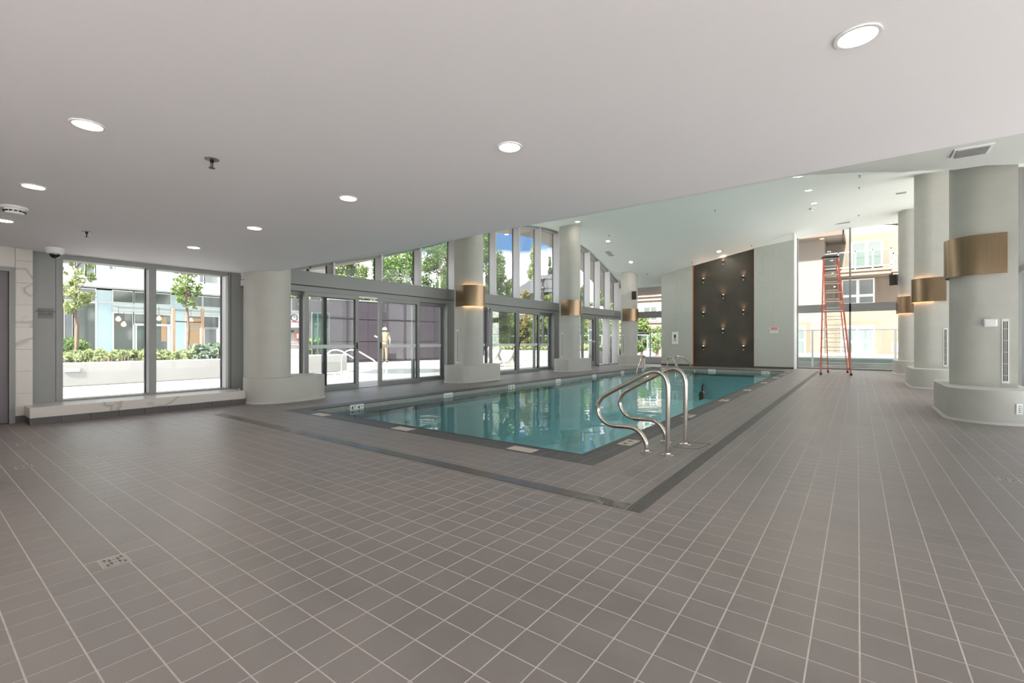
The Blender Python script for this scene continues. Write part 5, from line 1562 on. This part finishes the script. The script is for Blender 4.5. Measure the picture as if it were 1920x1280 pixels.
lounger(945, 686, 18, math.radians(28), 'white moulded lounge chair nearest the second sliding door')
lounger(920, 681, 20, math.radians(28), 'white moulded lounge chair behind the nearest one, partly behind the door post')
lounger(901, 677, 22, math.radians(28), 'white moulded lounge chair half hidden by the bronze-lit column')

# ---- far planter, glass screens, plants
pf_ = thing('planter', (-13, 20, 0), 'white planter wall across the far side of the patio, behind the second doors', 'planter')
MB().rbox(-16.9, -9.3, 19.9, 20.15, -.01, .54, .02).build('wall', 'concrete_white', pf_)
MB().box(-16.9, -9.3, 20.15, 21.9, -.01, .48).build('soil', 'soil', pf_)
hedge(-16.7, -9.4, 20.4, 21.6, .48, .82, 'tall yellowish grass in the far planter', 'leaf_pale', 9000, .08, 'grass_bed')
def screen(pts, z0, z1, m, label, name='glass_screen', posts='white_steel', gl=None, group=None, rail=True, pb=0.):
    t = thing(name, (*pts[0], 0), label, 'railing', group)
    for a, b in zip(pts, pts[1:]):
        A, B = Vector((*a, 0)), Vector((*b, 0)); d_ = (B-A).normalized(); n_ = Vector((d_.y, -d_.x, 0)); L_ = (B-A).length
        MB().add(*obox((A+B)/2+UZ*((z0+z1)/2), d_, n_, UZ, L_/2-.03, .008, (z1-z0)/2-.02)).build('pane', m, t)
        MB().box(a[0]-.03, a[0]+.03, a[1]-.03, a[1]+.03, pb-.01, z1).build('post', posts, t)
    a = pts[-1]; MB().box(a[0]-.03, a[0]+.03, a[1]-.03, a[1]+.03, pb-.01, z1).build('post', posts, t)
    if rail:
        b_ = MB()
        for a, b in zip(pts, pts[1:]): b_.beam((*a, z1), (*b, z1), .05, .04)
        b_.build('top_rail', posts, t)
    return t
screen([(-16.8+1.6*k, 22.2) for k in range(6)], .5, 1.93, 'rail_glass', 'tall clear glass screen with pale top rail behind the far planter', posts='rail_glass')
screen([(-24+1.35*k, 24.5) for k in range(12)], .4, 1.36, 'rail_glass', 'lower glass railing with white posts behind the tall glass screen')
screen([(-9.2+1.27*k, 21.6) for k in range(4)], .50, 1.45, 'rail_glass', 'glass railing with white posts outside the small window of the far left corner', posts='white_steel')
MB().rbox(-9.3, -5.0, 21.4, 21.8, -.01, .27, .02).build('kerb_wall', 'concrete_white', label='low white kerb outside the small window of the far left corner', cat='kerb')
screen([(-2.4, 21.75), (-1.43, 21.75), (-.26, 21.75), (1.10, 21.75), (2.4, 21.75)], .12, 1.44, 'rail_glass', 'glass railing with grey posts outside the end window', posts='aluminium_lit')
kb = thing('kerb_wall', (-.5, 22.1, 0), 'stained grey concrete kerb behind the railing outside the end window', 'kerb')
MB().rbox(-2.6, 4.0, 22.0, 22.3, -.01, .18, .01).build('kerb', 'concrete_grey', kb)
MB().rbox(-2.6, 4.0, 22.3, 23.6, -.01, .34, .01).build('raised_edge', 'concrete_white', kb)

# ---- street lamp
x, y, zt_ = PD(1018, 520, 27.5)
SLM = 'dark_pole'
sl = thing('street_lamp', (x, y, 0), 'dark grey street lamp with a side arm rising behind the second doors', 'lamp')
MB().tube([(x, y, 0), (x, y, zt_)], [.10, .07], 10).build('pole', SLM, sl)
rt = Vector((.8, .6, 0))
for dz in (0, -.55):
    a = Vector((x, y, zt_-.1+dz)); MB().beam(tuple(a), tuple(a+rt*.8), .07).build('arm', SLM, sl)
    MB().lathe([(.10, a.z+.10), (.14, a.z), (.10, a.z-.14)], x, y, 12).build('lamp_head', SLM, sl)
# ---- grey-roofed house
hs = thing('house', (-19, 33, 0), 'grey-roofed house between the trees above the second doors', 'house')
xa, ya, _ = PD(958, 600, 40.); xb, yb, _ = PD(1048, 600, 38.)
MB().box(xa, xb, ya, ya+5, 0, 5.0).build('wall', 'house_wall', hs)
MB().add([(xa-.4, ya-.4, 5.0), (xb+.4, ya-.4, 5.0), (xb+.4, ya+5.4, 5.0), (xa-.4, ya+5.4, 5.0), (xa+1.2, ya+2.5, 6.9), (xb-1.2, ya+2.5, 6.9)], [(3, 2, 1, 0), (0, 1, 5, 4), (1, 2, 5), (2, 3, 4, 5), (3, 0, 4)]).build('roof', 'roof_grey', hs)
for k in range(3):
    f = MB().box(xa+.7+1.3*k, xa+1.5+1.3*k, ya-.04, ya, 3.3, 4.4).build('window', 'white_wall', hs)
    MB().box(xa+.76+1.3*k, xa+1.44+1.3*k, ya-.06, ya-.03, 3.36, 4.34).build('pane', 'dark_glass', f)

# ---- trees
TG = 'trees behind the patio'
tree(560, 21, 535, 26, 'pale green tree above the white equipment wall', 'leaf_pale', .8, 30, 6000, .07)
tree(640, 27, 545, 24, 'green shrub behind the left end of the purple wall', 'leaf_mid', .3, 30, 6000, .08)
tree(655, 31, 462, 44, 'leafy tree above the left part of the grey beam', 'leaf_mid', 1.2, 70, 15000, .085)
tree(745, 31, 436, 52, 'large dark green tree above the purple wall', 'leaf_deep', 1.2, 80, 20000, .085)
tree(825, 32, 440, 46, 'dark green tree left of the column with the lit bronze light', 'leaf_deep', 1.2, 70, 18000, .085)
tree(912, 30, 412, 36, 'tall broadleaf tree right of the column with the lit bronze light', 'leaf_deep', .8, 80, 20000, .08)
tree(949, 31, 500, 26, 'mid green tree in front of the grey-roofed house', 'leaf_mid', .4, 50, 12000, .07)
tree(963, 43, 478, 12, 'thin dark conifer beside the grey-roofed house', 'leaf_conifer', 1.0, 60, 8000, .09, conical=True)
tree(1001, 46, 446, 36, 'tall pale conifer behind the grey-roofed house', 'leaf_pale', .8, 110, 20000, .10, conical=True)
tree(1031, 45, 470, 20, 'shorter conifer right of the tall pale conifer', 'leaf_conifer', .8, 70, 9000, .10, conical=True)
tree(985, 29, 535, 17, 'young tree with reddish leaves before the grey-roofed house', 'leaf_red', .5, 34, 6000, .065)
tree(1030, 30, 540, 22, 'light green tree beside the street lamp', 'leaf_mid', .4, 45, 9000, .07)
tree(1066, 31, 548, 20, 'green tree hidden in part by the second bronze-lit column', 'leaf_mid', .4, 40, 7000, .07)
tree(1095, 33, 520, 18, 'yellow-green tree seen above the exit door', 'leaf_mid', .5, 40, 7000, .08)
tree(1135, 34, 528, 18, 'light green tree right of the exit door', 'leaf_mid', .5, 40, 7000, .08)
tree(1203, 31, 592, 20, 'green tree behind the railing of the far left corner window', 'leaf_mid', .2, 40, 8000, .07)
tree(1232, 30, 608, 16, 'yellow-green bush below the windows of the pink building', 'leaf_pale', .2, 34, 6000, .06)
tree(1690, 47, 392, 34, 'dark conifer showing above the cream roof', 'leaf_conifer', 4.0, 60, 9000, .10, k=60) if False else None
tree(1678, 47, 398, 26, 'dark conifer showing above the cream roof', 'leaf_conifer', 3.0, 60, 9000, .10)
hedge(-30, -12, 26.2, 27.6, 0, 3.1, 'dense green hedge wall behind the glass screens', 'leaf_mid', 42000, .085, 'tall_hedge')
hedge(-25.0, -23.2, 13.5, 23, 0, 3.6, 'tall dark hedge behind the purple wall', 'leaf_deep', 16000, .09, 'tall_hedge')

# ---- pink building behind the far left corner
yp_ = 36.0
pk = thing('pink_building', (-12, yp_+3, 0), 'pinkish building with white windows seen in the far left corner window', 'building')
xa = PY(1180, 600, yp_)[0]; xb = PY(1262, 600, yp_)[0]
MB().box(xa-2, xb, yp_, yp_+6, 0, 9).build('wall', 'pink_wall', pk)
for (u0, v0, u1, v1) in ((1208, 532, 1233, 551), (1206, 574, 1234, 601), (1206, 628, 1233, 655)):
    a = PY(u0, v0, yp_); b = PY(u1, v1, yp_)
    f = MB().box(a[0], b[0], yp_-.06, yp_, b[2], a[2]).build('window', 'white_wall', pk)
    mm_ = (a[0]+b[0])/2
    MB().box(a[0]+.1, mm_-.04, yp_-.09, yp_-.05, b[2]+.1, a[2]-.1).box(mm_+.04, b[0]-.1, yp_-.09, yp_-.05, b[2]+.1, a[2]-.1).build('pane', 'dark_glass', f)
for v in (555, 562, 604): 
    z_ = PY(1220, v, yp_)[2]; MB().box(xa-2, xb, yp_-.12, yp_, z_-.06, z_+.06).build('string_course', 'cream_light', pk)

# ---- cream building outside the end window
YC = 31.0
cb = thing('cream_building', (1, YC+3, 0), 'cream three-storey building with a white balcony rail outside the end window', 'building')
xl, xr = PY(1430, 600, YC)[0], PY(1790, 600, YC)[0]
def cz(v, u=1600, Y=YC): return PY(u, v, Y)[2]
MB().box(xl, xr, YC, YC+6, 0, cz(440)).build('wall', 'cream_wall', cb)
# sloped gable up to the right
ztl, ztr = PY(1590, 415, YC)[2], PY(1690, 432, YC)[2]
xm = PY(1640, 600, YC)[0]
MB().slab([(xl, cz(440)), (xr, cz(440)), (xr, PY(1700, 436, YC)[2]), (xm, PY(1640, 420, YC)[2]+.0), (PY(1590, 410, YC)[0], PY(1590, 405, YC)[2]), (xl, PY(1480, 395, YC)[2])], 'y', YC, YC+6).build('gable', 'cream_light', cb)
def cwin(u0, v0, u1, v1, m, cols=2, rowv=None, trim=True, Y=YC):
    a = PY(u0, v0, Y); b = PY(u1, v1, Y)
    if trim: MB().box(a[0]-.22, b[0]+.22, Y-.04, Y+.01, b[2]-.2, a[2]+.22).build('window_trim', 'trim_orange', cb)
    f = MB().box(a[0], b[0], Y-.09, Y-.02, b[2], a[2]).build('window', 'white_wall', cb)
    W_ = b[0]-a[0]; fr = .07
    zs = [b[2], a[2]] if rowv is None else [b[2], PY(u0, rowv, Y)[2], a[2]]
    for i in range(cols):
        for z0, z1 in zip(zs, zs[1:]):
            MB().box(a[0]+W_*i/cols+fr, a[0]+W_*(i+1)/cols-fr, Y-.10, Y-.085, z0+fr, z1-fr).build('pane', m, f)
cwin(1470, 611, 1511, 664, 'curtain_glass', 2, 640)
cwin(1576, 611, 1640, 664, 'curtain_glass', 2, 640)
cwin(1578, 525, 1640, 569, 'curtain_glass', 2, 556)
cwin(1596, 455, 1655, 499, 'dark_glass', 2, None)
cwin(1536, 640, 1536, 640, 'dark_glass') if False else None
# balcony: slab, rail, pickets
yb0 = YC-1.3
def bal(u0, u1, vt, vs0, vs1, name='balcony'):
    a = PY(u0, vt, yb0); b = PY(u1, vt, yb0); s0, s1 = PY((u0+u1)/2, vs0, yb0)[2], PY((u0+u1)/2, vs1, yb0)[2]
    q = MB().box(a[0], b[0], yb0, YC, s1, s0).box(a[0]-.06, b[0]+.06, yb0-.06, YC, s0-.12, s0).build(name, 'cream_wall', cb)
    zt_ = PY((u0+u1)/2, vt, yb0)[2]
    MB().box(a[0], b[0], yb0, yb0+.06, zt_-.06, zt_).build('balcony_rail', 'white_wall', q)
    MB().box(a[0], b[0], yb0, yb0+.05, s0+.10, s0+.15).build('balcony_rail', 'white_wall', q)
    np_ = max(2, int((u1-u0)/44)+1)
    for i in range(np_+1):
        x_ = a[0]+(b[0]-a[0]-.06)*i/np_; MB().box(x_, x_+.06, yb0, yb0+.06, s0, zt_).build('balcony_post', 'white_wall', q)
    MB().box(a[0], a[0]+.05, yb0, YC, zt_-.06, zt_).build('balcony_rail', 'white_wall', q)
    MB().box(a[0]+.08, b[0], yb0+.02, yb0+.035, s0+.15, zt_-.08).build('balcony_glass', 'rail_glass', q)
bal(1540, 1672, 470, 505, 516)
bal(1674, 1760, 470, 502, 512)
for i in range(8):
    x_ = PY(1674+i*6, 480, yb0+.3)[0]; MB().box(x_, x_+.05, yb0+.3, yb0+.34, PY(1680, 499, yb0)[2], PY(1680, 480, yb0)[2]).build('picket', 'white_wall', cb)
for i in range(5):
    x_ = PY(1672+i*5, 640, yb0+.3)[0]; MB().box(x_, x_+.05, yb0+.3, yb0+.34, .5, PY(1680, 641, yb0)[2]).build('picket', 'white_wall', cb)
# projecting wing with roof eaves
yw = YC-2.0
xw0, xw1 = PY(1400, 600, yw)[0], PY(1545, 600, yw)[0]
MB().box(xw0, xw1, yw, YC, 0, PY(1545, 447, yw)[2]).build('wing_wall', 'cream_light', cb)
za_ = PY(1545, 447, yw)[2]
ex = PY(1580, 600, yw-.8)[0]
MB().box(xw0-.5, ex, yw-.8, YC, za_, za_+.06).build('soffit', 'cream_light', cb)
MB().box(xw0-.5, ex+.05, yw-.86, yw-.8, za_-.05, za_+.30).box(ex, ex+.08, yw-.86, YC, za_-.05, za_+.30).build('eaves', 'roof_brown', cb)
MB().box(xw0-.5, ex, yw-.8, YC, za_+.06, za_+.30).build('roof', 'roof_brown', cb)
a = PY(1484, 611, yw); b = PY(1511, 664, yw)
MB().box(a[0]-.2, b[0]+.2, yw-.04, yw, b[2]-.2, a[2]+.2).build('window_trim', 'trim_orange', cb)
f = MB().box(a[0], b[0], yw-.09, yw-.02, b[2], a[2]).build('window', 'white_wall', cb)
for z0, z1 in ((b[2], (a[2]+b[2])/2), ((a[2]+b[2])/2, a[2])): MB().box(a[0]+.05, b[0]-.07, yw-.10, yw-.085, z0+.06, z1-.06).build('pane', 'curtain_glass', f)
disc(PY(1541, 447.3, yw-.3), Vector((0, 0, -1)), .10, None, .02, 16).build('soffit_light', 'pendant_glow', cb)
# white ledge before the building
MB().rbox(-3.5, 6, 25.0, 27.0, -.01, .42, .01).build('low_wall', 'concrete_white', label='low white wall before the cream building', cat='wall')
